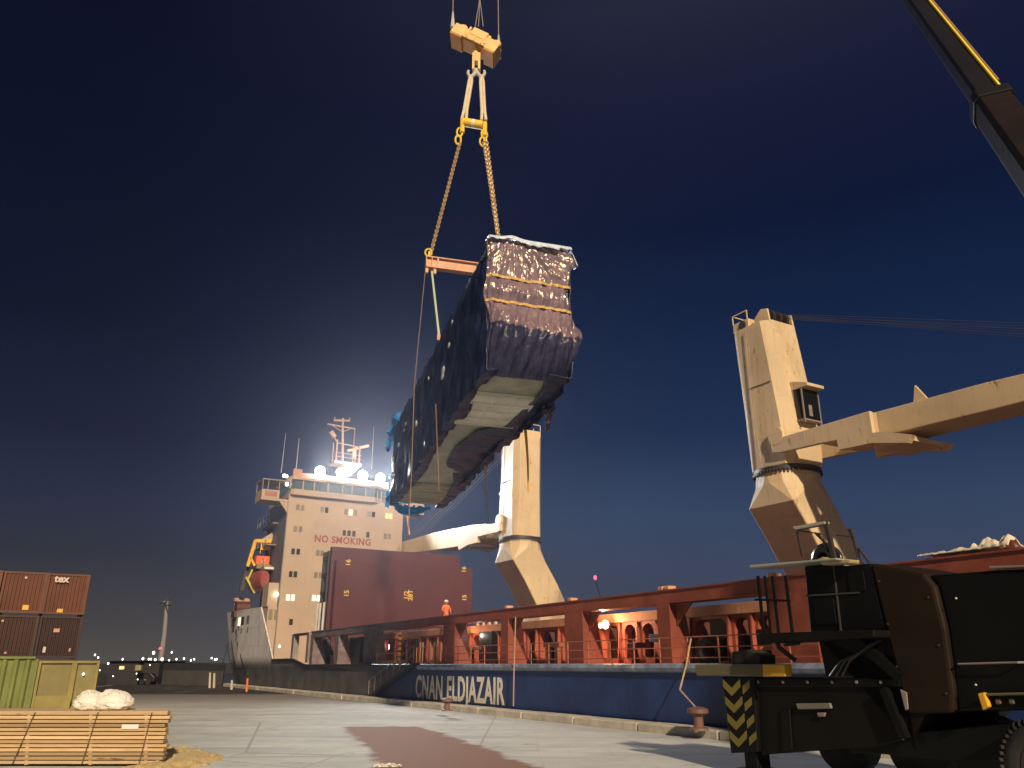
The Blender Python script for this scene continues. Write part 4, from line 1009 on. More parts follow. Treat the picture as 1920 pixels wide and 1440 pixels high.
# ragged highlights: torn film along the left edge, tape patches
def crump(pts, w, amp, name, mat, parent, frame, n=30, m_=8, seed=0):
    M_ = MB(frame); vs = []
    P_ = [Vector(p) for p in pts]
    for i in range(n):
        f = i/(n-1)*(len(P_)-1); k = min(int(f), len(P_)-2); c_ = P_[k].lerp(P_[k+1], f-k)
        for j in range(m_):
            g_ = j/(m_-1)-.5; ww = w*(.35+.65*sin(pi*i/(n-1)))
            d_ = Vector((fbm(i*.35, j*.5, seed), fbm(i*.35, j*.5, seed+5), fbm(i*.35, j*.5, seed+9)))*amp
            vs.append(c_+Vector((g_*ww*.3, 0, g_*ww))+d_)
    M_.add(vs, [(i*m_+j, i*m_+j+1, (i+1)*m_+j+1, (i+1)*m_+j) for i in range(n-1) for j in range(m_-1)])
    o = M_.build(name, mat, parent, smooth=True); q = o.modifiers.new('t', 'SOLIDIFY'); q.thickness = .02; return o
BLUET = paint('bright_blue_tarp', (.02, .30, .80), .4, .15, sc=3)
crump([(-.25, 18.2, 4.6), (-.28, 19.2, 4.3), (-.30, 20.0, 3.7), (-.30, 20.3, 3.1)], .45, .35, 'blue_tarp_scrap', BLUET, LR, LF)
crump([(.0, 20.0, .05), (.6, 20.5, -.25), (1.4, 20.5, -.3), (2.2, 20.4, -.10)], .55, .15, 'blue_tarp_scrap', BLUET, LR, LF, seed=3)
crump([(-.22, 19.9, .5), (-.22, 20.2, .0)], .4, .3, 'blue_tarp_scrap', BLUET, LR, LF, seed=5)
crump([(.02, .3, 4.62), (.03, 1.8, 4.66), (.03, 3.2, 4.66)], .14, .07, 'torn_film', EDGE, LR, LF, seed=6)
crump([(3.2, 2.4, .3), (3.15, 2.6, -.35), (3.1, 2.7, -.9)], .5, .25, 'hanging_flap', ETARP, LR, LF, seed=8)
crump([(3.1, .4, .2), (3.1, 2.0, -.15), (3.0, 4.0, -.2), (2.9, 5.6, -.1)], .7, .15, 'hanging_flap', TARP, LR, LF, seed=9)
crump([(2.7, 5.8, -.05), (2.6, 9, -.1), (2.7, 12, -.15), (2.6, 15, -.05)], .5, .12, 'hanging_flap', TARP, LR, LF, seed=10)
TAPE = paint('white_tape', (.75, .80, .78), .4, .1)
random.seed(5)
for (w, l, z, a) in ((-.17, 5.3, 3.1, .10), (-.17, 6.3, 2.4, .15), (-.17, 6.4, 2.2, .13), (-.17, 12.3, 2.1, .13), (-.17, 12.2, 2.0, .10), (-.17, 15.5, 3.1, .11), (-.17, 15.9, 2.9, .09), (-.17, 17.6, 2.6, .11), (-.17, 19.4, 2.3, .17), (-.17, 19.2, 1.9, .15), (-.17, 19.6, 1.4, .13), (-.17, 18.6, 1.2, .08), (-.17, 19.7, .9, .09), (-.17, 9.5, 3.3, .08), (-.17, 4.8, 3.9, .09)):
    q_ = MB(LF); q_.ball((w, l, z), a, 8, sx=.35, sy=1.1+random.random(), sz=.8+.5*random.random()).build('tape_patch', TAPE, LR)
# ------------------------------------------------------------------ lifting gear above the load (hang in the vertical plane Y=HY)
HY = 35.2
def hg(x, y, dy=0): X, z = on_Y(x, y, HY+dy); return Vector((X, HY+dy, z))
HB = root('hook_block', hg(893, 125), 0, label='big cream crane hook block hanging from wire ropes at the top', category='hook block')
a_, b_ = hg(846, 62), hg(940, 106)
hb_ = MB(); d = (b_-a_).normalized(); nrm = Vector((0, 1, 0)); upv = d.cross(nrm)*-1
if upv.z < 0: upv = -upv
def obox(M_, c_, ax, hx, hy, hz, taper=0):
    X, Y, Z = ax; vs = []
    for k, sz in enumerate((-1, 1)):
        for sx_, sy in ((-1, -1), (1, -1), (1, 1), (-1, 1)):
            tt = 1-taper*(1 if sz < 0 else 0)
            vs.append(c_+X*hx*sx_*tt+Y*hy*sy+Z*hz*sz)
    M_.add(vs, [(3, 2, 1, 0), (4, 5, 6, 7), (0, 1, 5, 4), (1, 2, 6, 5), (2, 3, 7, 6), (3, 0, 4, 7)])
AX = (d, nrm, upv)
c_ = (a_+b_)/2
for yo in (-.52, .52): obox(hb_, c_+nrm*yo, AX, 1.45, .05, .30, .05)
obox(hb_, c_-upv*.02, AX, 1.40, .46, .26)
obox(hb_, c_-d*1.05-upv*.02, AX, .38, .62, .34); obox(hb_, c_+d*1.08-upv*.04, AX, .34, .62, .38)
hb_.build('block_body', HOOKY, HB, bevel=.04)
ub = MB(); obox(ub, c_-d*1.05-upv*.40, AX, .36, .60, .05); ub.build('underside_weight', paint('hook_orange_rust', (.55, .25, .05), .55, .2, rust=.5), HB, bevel=.02)
ub = MB(); obox(ub, c_+d*1.08-upv*.46, AX, .32, .60, .05); ub.build('underside_weight', paint('hook_orange_rust', (.55, .25, .05)), HB, bevel=.02)
ub = MB(); obox(ub, c_-upv*.30, AX, 1.0, .44, .03); ub.build('underside_plate', paint('hook_orange_rust', (.55, .25, .05)), HB)
for k in (-.9, -.45, .0, .45, .9): ub = MB(); obox(ub, c_+d*k-nrm*.585, AX, .035, .02, .25); ub.build('side_rib', HOOKY, HB)
ct = MB(); obox(ct, c_+upv*.30+d*.05, AX, .48, .60, .28); obox(ct, c_+upv*.14+d*.66, AX, .10, .62, .33); obox(ct, c_+upv*.16-d*.56, AX, .07, .62, .33)
ct.build('centre_housing', HOOKY, HB, bevel=.05)
shv = MB()
for k in (-1, 1):
    for yo in (-.25, .25):
        cc = c_+d*1.08*k+upv*.34+nrm*yo
        shv.loft([[cc+nrm*q_+(d*cos(2*pi*j/18)+upv*sin(2*pi*j/18))*.30 for j in range(18)] for q_ in (-.07, .07)])
shv.build('sheave', HOOKY, HB, smooth=True)
hk = MB(); p0, p1 = hg(893, 95), hg(893, 133)
hk.tube([p0, hg(893, 118)], .20, 10).box(p1.x-.22, p1.x-.10, HY-.2, HY+.2, p1.z, p0.z-.3).box(p1.x+.10, p1.x+.22, HY-.2, HY+.2, p1.z, p0.z-.3)
hk.build('hook_shank', HOOKY, HB, smooth=True)
h2 = MB(); c2 = hg(893, 140)
for k in (-1, 1):
    h2.tube([c2+Vector((0, 0, .35)), c2+Vector((k*.05, 0, .1)), c2+Vector((k*.22, 0, -.12)), c2+Vector((k*.40, 0, -.08)), c2+Vector((k*.47, 0, .12)), c2+Vector((k*.43, 0, .28))], .14, 8, r1=.07)
h2.build('double_hook', LINEW, HB, smooth=True)
# ropes
for (bx, by, tx) in ((849, 38, 849.5), (935, 82, 934)):
    R_ = root('wire_rope', hg(bx, by), 0, label='single steel wire rope rising from the %s end of the hook block' % ('left' if bx < 900 else 'right'), category='wire rope', group='wire ropes holding the hook block')
    p = hg(bx, by); q_ = hg(tx, 0); dd = (q_-p)
    MB().tube([p, p+dd*6], .030, 6).build('rope', WIRE, R_, smooth=True)
    MB().tube([p-dd.normalized()*.55, p+dd.normalized()*.1, p+dd.normalized()*.62], .14, 8, r1=.04).build('wedge_socket', LINEW, R_, smooth=True)
for k, bx in enumerate((891, 897, 906)):
    p = hg(bx, 50, (-.3, .1, .3)[k]); q_ = hg(900 if k else 899, 0, (-.3, .1, .3)[k]); dd = q_-p
    MB().tube([p, p+dd*1.0, p+dd*1.0+Vector((.02, 0, 9))], .028, 6).build('wire_rope', WIRE, None, smooth=True, label=('leftmost', 'middle', 'rightmost')[k]+' of the three wire ropes meeting above the hook block centre', category='wire rope', group='wire ropes holding the hook block')
# round slings from hook to yellow shackle spreader
for k, (x0, y0, x1, y1) in enumerate(((883, 146, 870, 222), (903, 146, 907, 224))):
    p, q_ = hg(x0, y0), hg(x1, y1); M_ = MB()
    for o_ in (-.07, .07): M_.tube([p+Vector((o_*.5, 0, .1)), p.lerp(q_, .1)+Vector((o_*1.1, 0, 0)), p.lerp(q_, .8)+Vector((o_*1.1, 0, 0)), q_+Vector((o_*1.7, 0, -.05))], .085, 8)
    M_.build('round_sling', paint('sling_fabric', (.70, .62, .46), .7, .12, sc=4), None, smooth=True, label='pale round sling on the %s side, between the hook and the yellow bar' % ('left', 'right')[k], category='lifting sling', group='round slings under the hook')
SB = root('shackle_spreader', hg(887, 240), 0, label='short yellow spreader bar between the two chains below the hook', category='spreader bar')
p, q_ = hg(870, 229), hg(905, 235); YB = paint('spreader_yellow', (.82, .58, .06), .4, .15, rust=.3)
MB().tube([p, q_], .24, 14).build('bar', YB, SB, smooth=True)
MB().tube([p.lerp(q_, .42), p.lerp(q_, .58)], .246, 14).build('white_band', WHITEP, SB, smooth=True)
for k, c_ in enumerate((hg(867, 234), hg(909, 240))):
    M_ = MB(); M_.tube([c_+Vector((0, 0, .35)), c_, c_+Vector((0, 0, -.5))], .13, 8); M_.build('shackle', YB, SB, smooth=True)
# chains
def chain(name, p, q_, nlinks, r, wire, lab, big=True, off=0):
    R_ = root(name, q_, 0, label=lab, category='chain', group='lifting chains')
    L_ = (q_-p); ln = L_.length; d = L_.normalized(); step = ln/nlinks; M_ = MB()
    ax1 = d.cross(Vector((0, 1, 0))).normalized(); ax2 = d.cross(ax1)
    for i in range(nlinks):
        c_ = p+d*step*(i+.5); sdir = ax1 if (i % 2) else ax2
        pts = []; hl = step*.78; hw_ = r
        ringp = [c_+d*(hl*cos(2*pi*j/8))+sdir*hw_*sin(2*pi*j/8) for j in range(9)]
        M_.tube(ringp, wire, 5)
    M_.build('links', CHAIN, R_, smooth=True); return R_
for k, (a, b_, lab) in enumerate((((863, 265), (807, 478), 'rusty lifting chain running down to the left end of the spreader beam'), ((907, 262), (936, 460), 'front strand of the double chain going down behind the wrapped load'), ((912, 262), (942, 500), 'rear strand of the double chain going down behind the wrapped load'))):
    p, q_ = hg(*a), hg(*b_, .0 if k != 2 else .5)
    chain('lifting_chain', p, q_, 52, .075, .034, lab)
for c_ in (hg(862, 248), hg(859, 262), hg(908, 252), hg(905, 266)):
    k_ = random.choice((0, 1)); ringp = [c_+Vector((.15*sin(2*pi*j/12), .06*k_*sin(2*pi*j/12), .28*cos(2*pi*j/12))) for j in range(13)]
    MB().tube(ringp, .055, 6).build('chain_ring', YB, SB, smooth=True)
# spreader beam across the load
BLc, BRc = hg(800, 502), hg(943, 527)
BLc = Vector((BLc.x, HY-.55, BLc.z)); BRc = Vector((BRc.x, HY+.55, BLc.z))
BM = root('spreader_beam', (BLc+BRc)/2-Vector((0, 0, .3)), 0, label='pink brown steel spreader beam lying across above the wrapped load', category='spreader beam')
d = (BRc-BLc).normalized(); nrm = Vector((-d.y, d.x, 0))
i_ = MB(); 
def bb(M_, f0, f1, y0, y1, z0, z1):
    L_ = (BRc-BLc).length; vs = []
    for z in (z0, z1):
        for f, y in ((f0, y0), (f1, y0), (f1, y1), (f0, y1)): vs.append(BLc+d*f*L_+nrm*y+Vector((0, 0, z)))
    M_.add(vs, [(3, 2, 1, 0), (4, 5, 6, 7), (0, 1, 5, 4), (1, 2, 6, 5), (2, 3, 7, 6), (3, 0, 4, 7)])
bb(i_, 0, 1, -.18, .18, .25, .30); bb(i_, 0, 1, -.18, .18, -.30, -.25); bb(i_, 0.0, 1, -.03, .03, -.25, .25)
for f in (0, .07, .14, .86, .93, .99): bb(i_, f, f+.01, -.17, .17, -.25, .25)
for f in (.0, .10): bb(i_, f, f+.035, -.10, .10, -.58, -.30)
bb(i_, .15, .16, -.17, .17, -.25, .25)
i_.build('beam', PINKB, BM)
sk = MB(); bb(sk, .03, .05, -.05, .05, .30, .62); bb(sk, .945, .965, -.05, .05, .30, .62)
sk.tube([BLc+Vector((.12+.16*sin(a), 0, .55+.2*cos(a))) for a in [2*pi*j/12 for j in range(13)]], .05, 6).build('beam_shackle', YB, BM, smooth=True)
MB().box(0, 0, 0, 0, 0, 0)
# slings from the beam down to the load
ge = BLc+d*.33+Vector((0, 0, -.45)); cl = LF @ Vector((-.16, 8.6, 4.8))
cl2 = hg(823, 627, .0); 
P2 = Vector(on_Y(823, 627, 33.6)); P2 = Vector((P2.x, 33.6, P2.y)) if False else Vector((on_Y(823, 627, 33.4)[0], 33.4, on_Y(823, 627, 33.4)[1]))
MB().tube([ge, P2], .055, 6).build('green_sling', paint('green_white_webbing', (.50, .62, .44), .6, .1), None, smooth=True, label='pale green sling from the spreader beam to the side of the load', category='lifting sling')
MB().box(P2.x-.07, P2.x+.07, P2.y-.08, P2.y+.06, P2.z-.3, P2.z).build('sling_hook', PINKB, LR)
# tag lines (ropes hanging down)
TAGS = [((797, 512), (777, 720), (771, 900), (765, 1000), 33.4, 'long brown tag line hanging left of the load down past the floodlights'),
        ((817, 757), (820, 840), (822, 880), (823, 920), 26.5, 'thin brown rope dangling in front of the pale underside of the load')]
for a, b_, c_, e_, Y, lab in TAGS:
    pts = [Vector((on_Y(*p_, Y)[0], Y, on_Y(*p_, Y)[1])) for p_ in (a, b_, c_, e_)]
    MB().tube(pts, .018 if Y > 30 else .014, 5).build('tag_line', paint('tag_rope_brown', (.30, .19, .11), .8, .2), None, smooth=True, label=lab, category='rope', group='tag lines under the load')
for a, b_, l, w, r, mt, lab in (((905, 846), (915, 975), 0, 0, .05, ROPE, 'tan tag line hanging under the load left of the middle crane tower'), ((983, 788), (990, 922), 0, 0, .07, YELP, 'bright yellow rope hanging under the load in front of the crane tower')):
    Y = 36.0 if a[0] < 950 else 30.5
    pts = [Vector((on_Y(a[0]+(b_[0]-a[0])*f+2.5*sin(f*3), a[1]+(b_[1]-a[1])*f, Y)[0], Y, on_Y(a[0], a[1]+(b_[1]-a[1])*f, Y)[1])) for f in (0, .25, .5, .75, 1)]
    MB().tube(pts, r, 5, r1=r*.4).build('tag_line', mt, None, smooth=True, label=lab, category='rope', group='tag lines under the load')
p = [Vector((on_s(x, y, 84)[0], 84, on_s(x, y, 84)[1])) for x, y in ((764, 945), (764, 975), (768, 1003))]
MB(SHIP).tube(p, .09, 5).build('hanging_hose', paint('orange_hose', (.75, .38, .12), .5, .1), None, smooth=True, label='short orange rope by the right edge of the superstructure', category='rope')

# ================================================================== QUAY OBJECTS
def bollard(px_, py_, lab, sc=1.0):
    x, y = on_g(px_, py_, .27); R_ = root('mooring_bollard', (x, y, .27), 0, label=lab, category='bollard', group='bollards on the quay edge')
    M_ = MB(); secs = [[(x+r*sc*cos(2*pi*j/16), y+r*sc*sin(2*pi*j/16), .27+z*sc) for j in range(16)] for r, z in ((.30, 0), (.28, .06), (.16, .10), (.15, .38), (.22, .44), (.34, .50), (.33, .62), (.15, .68), (.02, .69))]
    M_.loft(secs).build('bollard_post', paint('bollard_rusty', (.17, .09, .07), .6, .25, rust=.5), R_, smooth=True)
    return Vector((x, y, .27))
bp = bollard(1311, 1369, 'round topped iron bollard with a rope, left of the chevron box')
bp2 = bollard(838, 1333, 'iron bollard on the quay edge below the white hull lettering', .8)
s_, z = on_L(1295, 1190, 20.5)
MB().tube([ship(20.5, s_, 3.1), ship(20.1, s_-.1, 2.2), ship(19.6, s_-.25, 1.4), bp+Vector((0, 0, .6))], .03, 5).build('mooring_rope', ROPE, None, smooth=True, label='slack tan rope from the ship handrail down to the bollard', category='rope', group='mooring ropes')
s_, z = on_L(972, 1180, 20.3)
MB().tube([ship(20.15, s_, 4.4), ship(20.0, s_-.1, 2.2), ship(19.9, s_-.2, .4)], .03, 5).build('mooring_rope', paint('pinkish_rope', (.45, .28, .22), .8, .1), None, smooth=True, label='pinkish rope hanging down the blue hull right of the lettering', category='rope', group='mooring ropes')
for k, (a, b_) in enumerate((((428, 1210), (452, 1287)), ((437, 1200), (456, 1290)), ((447, 1200), (470, 1262)), ((426, 1245), (420, 1225)), ((432, 1205), (424, 1250)))):
    if k == 3: continue
    sa, za = on_L(*a, 20.9); sb, zb = on_L(*b_, 20.2)
    MB(SHIP).tube([(20.7, sa, za), (20.2, (sa+sb)/2, (za+zb)/2-.1), (19.7, sb, max(.3, zb))], .035, 5).build('mooring_rope', BLACKP, None, smooth=True, label='dark mooring rope slanting down from the stern to the quay', category='rope', group='mooring ropes')
x, y = on_g(462, 1299, 0)
mk = root('marker_post', (x, y, 0), 0, label='small orange marker post at the quay edge by the stern', category='marker post')
MB().tube([(x, y, 0), (x, y, .1)], .22, 10).build('base', BLACKP, mk); MB().tube([(x, y, .1), (x-.03, y, 1.15)], .12, 10, r1=.08).build('post', ORANGE, mk, smooth=True)

# --- lumber stack
LMY = 20.0
def wood(name, c1, c2, kn=.6):
    m, t, b = newmat(name)
    v = objco(t, (.8, 6, 14)); n1 = noi(t, v, 2.0, 8, .7); n2 = noi(t, objco(t, (1.1, 1, 6), (3, 3, 3)), 1.6, 3, .5)
    at = nn(t, 'ShaderNodeAttribute', attribute_name='tone')
    c = mixc(t, thr(t, n1, .3, .7), c1, c2); c = mixc(t, at.outputs['Fac'], c, tuple(x*.55 for x in c1)); c = mixc(t, thr(t, n2, .66, .75), c, (.16, .075, .03))
    t.links.new(c, b.inputs['Base Color']); b.inputs['Roughness'].default_value = .7; bump(t, b, n1, .3, .01); return m
WOOD = wood('pine_boards', (.54, .38, .20), (.76, .58, .36))
LS = root('lumber_stack', (-10.6, LMY+.6, 0), 0, label='stack of pine boards on stickers in the lower left foreground', category='lumber stack')
lz0, lz1 = .06, 1.19; NL = 13; pitch = (lz1-lz0)/NL
random.seed(3)
for k in range(NL):
    z0 = lz0+k*pitch; x1 = -8.04+random.uniform(-.06, .03); M_ = MB()
    y0 = LMY+random.uniform(-.02, .02); tones = []
    for r in range(6):
        M_.box(-14.2, x1+random.uniform(-.03, .03)-.47*r*.195, y0+r*.195, y0+r*.195+.185, z0, z0+pitch*(.76 if k < NL-1 else .97))
        tones += [random.random()**1.6]*8
    o = M_.build('board_layer', WOOD, LS, bevel=.006)
    a = o.data.attributes.new('tone', 'FLOAT', 'POINT')
    for i, tv in enumerate(tones): a.data[i].value = tv
    for x in (-13.2, -12.4, -11.17-.03*k*.4, -9.70-.035*k*.4, -8.42-.03*k*.4): MB().box(x-.035, x+.035, LMY+.02, LMY+.8, z0-pitch*.23, z0-.003).build('sticker', WOOD, LS)
SDK = paint('packing_band', (.10, .06, .035), .6, .2)
for xt, xb in ((-11.15, -11.45), (-9.68, -9.86), (-8.42, -8.55), (-12.6, -12.9)):
    MB().bar((xt, LMY-.035, 1.16), (xb, LMY-.035, .07), .022, .008, up=(0, 1, 0)).build('packing_band', SDK, LS)
# wood label tag and dirt mark
MB().box(-9.07, -8.68, LMY-.05, LMY-.042, .80, .90).build('paper_label', WHITEP, LS)
# white sacks
SACK = paint('white_sack', (.80, .78, .74), .75, .05, sc=4)
def sack(cx, w, h, seed, lab):
    M_ = MB(); n, m_ = 44, 28; vs = []
    for i in range(m_+1):
        ph = -pi/2+pi*i/m_
        for j in range(n):
            a = 2*pi*j/n; dx, dy, dz = cos(ph)*cos(a), cos(ph)*sin(a), sin(ph)
            r = 1+.20*noise.noise(Vector((dx*1.3+seed, dy*1.3, dz*1.3)))+.10*(1-2.4*abs(noise.noise(Vector((dx*2.2+seed+dz*1.2, dy*2, dz*1.2)))))+.11*(1-2.2*abs(noise.noise(Vector((dx*5+seed+dz*3, dy*4, dz*2.5)))))+.04*fbm(dx*7+seed, dy*6, dz*5)
            z = 1.20+h*.42+dz*h*.55*r; vs.append((cx+dx*w/2*r, LMY+.40+dy*.30*r, max(1.199+.0005*j/n, z)))
    M_.add(vs, [(i*n+j, i*n+(j+1) % n, (i+1)*n+(j+1) % n, (i+1)*n+j) for i in range(m_) for j in range(n)])
    M_.build('white_sack', SACK, None, smooth=True, label=lab, category='sack', group='white sacks on the lumber')
sack(-10.13, .62, .42, 1.3, 'smaller crumpled white sack, left one on top of the lumber')
sack(-9.55, .80, .42, 6.1, 'larger crumpled white sack, right one on top of the lumber')
# sawdust
m, t, b = newmat('sawdust'); co = objco(t); n1 = noi(t, co, 22, 6, .7); n2 = noi(t, co, 4, 4)
t.links.new(mixc(t, thr(t, n1, .35, .7), (.55, .42, .20), (.74, .60, .32)), b.inputs['Base Color']); b.inputs['Roughness'].default_value = .95; bump(t, b, n1, .9, .03)
poly = [Vector(on_g(*p_)) for p_ in ((300, 1403), (345, 1404), (382, 1412), (417, 1416), (412, 1426), (380, 1436), (330, 1443), (240, 1450), (215, 1442), (280, 1436))]
M_ = MB(); vs = []; idx = {}; fs = []
x0, x1, y0, y1 = min(p.x for p in poly)-.4, max(p.x for p in poly)+.4, min(p.y for p in poly)-.4, max(p.y for p in poly)+.4
nx_, ny_ = 150, 90
for i in range(ny_):
    for j in range(nx_):
        x = x0+(x1-x0)*j/(nx_-1); y = y0+(y1-y0)*i/(ny_-1); d_ = pdist((x, y), poly)*(1 if inside((x, y), poly) else -1)+.22*fbm(x*2.2, y*2.2, 3)+.08*fbm(x*9, y*9, 5)
        h = .006+min(.09, max(0, d_)*.28)*(1+.6*fbm(x*5, y*5, 8)) if d_ > 0 else -.01
        vs.append((x, y, h)); idx[(i, j)] = d_
for i in range(ny_-1):
    for j in range(nx_-1):
        if max(idx[(i, j)], idx[(i+1, j)], idx[(i, j+1)], idx[(i+1, j+1)]) > 0: fs.append((i*nx_+j, i*nx_+j+1, (i+1)*nx_+j+1, (i+1)*nx_+j))
M_.add(vs, fs).build('sawdust_pile', m, None, smooth=True, kind='stuff', label='yellow sawdust spilled on the ground beside the lumber stack', category='sawdust')
# small litter in front
x, y = on_g(728, 1438)
crump([(x-.35, y, .02), (x, y, .03), (x+.3, y, .02)], .06, .05, 'paper_scrap', WHITEP, None, WORLD, seed=2)
bpy.data.objects['paper_scrap']['label'] = 'torn white paper scrap on the brown patch at the bottom edge'; bpy.data.objects['paper_scrap']['category'] = 'litter'

# --- containers (ends face the camera)
def container(L0, s0, z0, col, name, lab, W_=2.44, H_=2.54, Ln=6.06, marks=(), grp='brown containers stacked at left'):
    s0 = s0+((L0*7.3+z0*3.1) % 1)*.35; L0 = L0+((L0*3.7+z0*5.9) % 1-.5)*.07
    M0 = ship(L0+W_/2, s0+Ln/2, z0); R_ = root('shipping_container', M0, A, label=lab, category='shipping container', group=grp)
    mt = paint('container_'+name, col, .5, .18, rust=.3, rustcol=tuple(x*.45 for x in col), streak=.3, scol=tuple(x*.6 for x in col), sc=.8)
    fr = MB(SHIP)
    for a, c_ in ((L0, s0), (L0+W_-.14, s0), (L0, s0+Ln-.14), (L0+W_-.14, s0+Ln-.14)): fr.box(a, a+.14, c_, c_+.14, z0, z0+H_)
    fr.box(L0+.14, L0+W_-.14, s0, s0+.12, z0+H_-.13, z0+H_-.002).box(L0+.14, L0+W_-.14, s0, s0+.12, z0, z0+.15)
    fr.box(L0, L0+.12, s0+.14, s0+Ln-.14, z0+H_-.12, z0+H_-.002).box(L0+W_-.12, L0+W_, s0+.14, s0+Ln-.14, z0+H_-.12, z0+H_-.002).box(L0, L0+.12, s0+.14, s0+Ln-.14, z0, z0+.15).box(L0+W_-.12, L0+W_, s0+.14, s0+Ln-.14, z0, z0+.15)
    fr.build('container_frame', mt, R_, bevel=.012)
    # corrugated end
    e = MB(SHIP); vs = []; n = 10; x = L0+.142; dx = (W_-.284)/(n*4)
    prof = []
    for i in range(n):
        prof += [(x, .03), (x+dx, .075), (x+2*dx, .075), (x+3*dx, .03)]; x += 4*dx
    prof.append((L0+W_-.142, .03))
    for a, dd in prof: vs += [(a, s0+dd, z0+.151), (a, s0+dd, z0+H_-.131)]
    e.add(vs, [(2*i, 2*i+2, 2*i+3, 2*i+1) for i in range(len(prof)-1)]).build('end_panel', mt, R_)
    sd_ = MB(SHIP)
    sd_.box(L0+.02, L0+.06, s0+.145, s0+Ln-.145, z0+.151, z0+H_-.125).box(L0+W_-.06, L0+W_-.02, s0+.145, s0+Ln-.145, z0+.151, z0+H_-.125).box(L0+.13, L0+W_-.13, s0+.16, s0+Ln-.16, z0+H_-.06, z0+H_-.02)
    sd_.build('side_and_roof', mt, R_)
    cc_ = MB(SHIP)
    for a in (L0-.006, L0+W_-.166):
        for z in (z0-.004, z0+H_-.12): cc_.box(a, a+.172, s0-.012, s0+.16, z, z+.124)
    cc_.build('corner_casting', mt, R_, bevel=.01)
    for (fx, fz, w, h, mt_) in marks: MB(SHIP).box(L0+fx*W_-w/2, L0+fx*W_+w/2, s0-.006, s0+.024, z0+fz*H_-h/2, z0+fz*H_+h/2).build('placard', mt_, R_)
    return R_
PLY = paint('placard_yellow', (.70, .42, .06), .5, .1); PLW2 = paint('placard_white', (.65, .55, .50), .5, .1); PLP = paint('placard_pink', (.60, .30, .26), .5, .1)
BR1, BR2, BR3 = (.115, .036, .016), (.042, .014, .009), (.028, .009, .009)
c3x = 2.72
T1 = container(c3x-2.44, 60, 5.27, BR1, 'orange_brown', 'rightmost brown container of the top row with white letters', marks=((.42, .09, .34, .22, PLY),))
text_mesh('tex', .62, 'container_lettering', PLW2, T1, mat4(SHIP @ Vector((1, 0, 0)), Zv, SHIP @ Vector((0, -1, 0)), ship(c3x-2.44+.78, 60-.004, 5.27+2.18)), bold=.02, depth=.004)
container(c3x-4.92, 60, 5.27, BR1, 'orange_brown', 'orange brown container in the middle of the top row', marks=((.62, .14, .34, .30, PLY), (.50, .86, .12, .12, PLW2)))
container(c3x-7.40, 60, 5.27, BR1, 'orange_brown', 'leftmost brown container of the top row, cut by the picture edge', marks=((.9, .3, .16, .16, PLW2),))
container(c3x-2.44, 60, 2.605, BR3, 'dark_maroon', 'dark maroon container in the second row beside the orange brown one', marks=((.42, .66, .34, .22, PLP), (.22, .2, .16, .34, PLW2), (.80, .2, .10, .2, PLP)))
container(c3x-4.92, 60, 2.605, BR2, 'dark_brown', 'dark brown container in the second row with one small pale dot', marks=((.2, .86, .12, .12, PLY), (.4, .12, .12, .12, PLP)))
container(c3x-7.40, 60, 2.605, BR2, 'dark_brown', 'dark brown container at the far left of the second row', marks=())
for k in range(3): container(c3x-2.44-2.48*k, 60, .006, BR3, 'dark_maroon', ('dark container at the bottom behind the olive bin', 'dark container at the bottom behind the green one', 'dark container at the bottom left picture edge')[k])
OLV = (.26, .22, .06)
# olive open frame bin in front
LB0 = .55
bn = root('olive_bin', ship(LB0+1.5, 51, 0), A, label='olive yellow steel bin with a framed front beside the green container', category='steel bin')
OM = paint('olive_paint', OLV, .55, .2, rust=.35, streak=.35, scol=(.20, .17, .06)); OD = paint('olive_shaded_panel', (.22, .19, .07), .6, .2, streak=.4)
f = MB(SHIP); LB1 = 3.4; HB_ = 2.42
f.box(LB0, LB0+.13, 50, 50.14, 0, HB_).box(LB1-.13, LB1, 50, 50.14, 0, HB_).box(LB0+.13, LB1-.13, 50, 50.14, HB_-.13, HB_).box(LB0+.13, LB1-.13, 50, 50.14, 0, .16)
f.box(LB0+1.55, LB0+1.80, 50, 50.13, .16, HB_-.13).box(LB0+.13, LB0+1.55, 50, 50.12, .16, .72)
f.build('bin_frame', OM, bn, bevel=.015)
MB(SHIP).box(LB0+.05, LB1-.05, 50.16, 53.5, .02, HB_-.04).build('bin_panel', OD, bn)
MB(SHIP).box(LB0+1.3, LB0+1.75, 49.8, 49.98, .02, .5).build('bin_foot', OM, bn)
ld_ = MB(SHIP).ball((LB0+2.15, 49.93, 1.75), .06, 8); ld_.build('bin_lamp', WLAMP, bn, smooth=True)
# green container
GC = (.15, .18, .045)
gc = root('green_container', ship(-1.6, 53, 0), A, label='light green corrugated container with a dark window opening at left', category='container hut')
GM = paint('green_paint', GC, .55, .18, rust=.25, streak=.3, scol=(.30, .32, .12))
e = MB(SHIP); vs = []; x = -5.6; prof = []
while x < .30: prof += [(x, 0), (x+.10, .10), (x+.30, .10), (x+.40, 0)]; x += .52
prof.append((.36, 0))
for a, dd in prof: vs += [(a, 50+dd, .05), (a, 50+dd, 2.5)]
e.add(vs, [(2*i, 2*i+2, 2*i+3, 2*i+1) for i in range(len(prof)-1)]).build('corrugated_wall', GM, gc)
MB(SHIP).box(-5.6, .36, 49.93, 56, 2.5, 2.62).box(-5.6, .36, 50.12, 56, .05, 2.49).build('wall_frame', GM, gc, bevel=.01)
MB(SHIP).box(-2.6, -1.30, 49.95, 49.99, .95, 1.95).build('window_opening', BLACKP, gc)

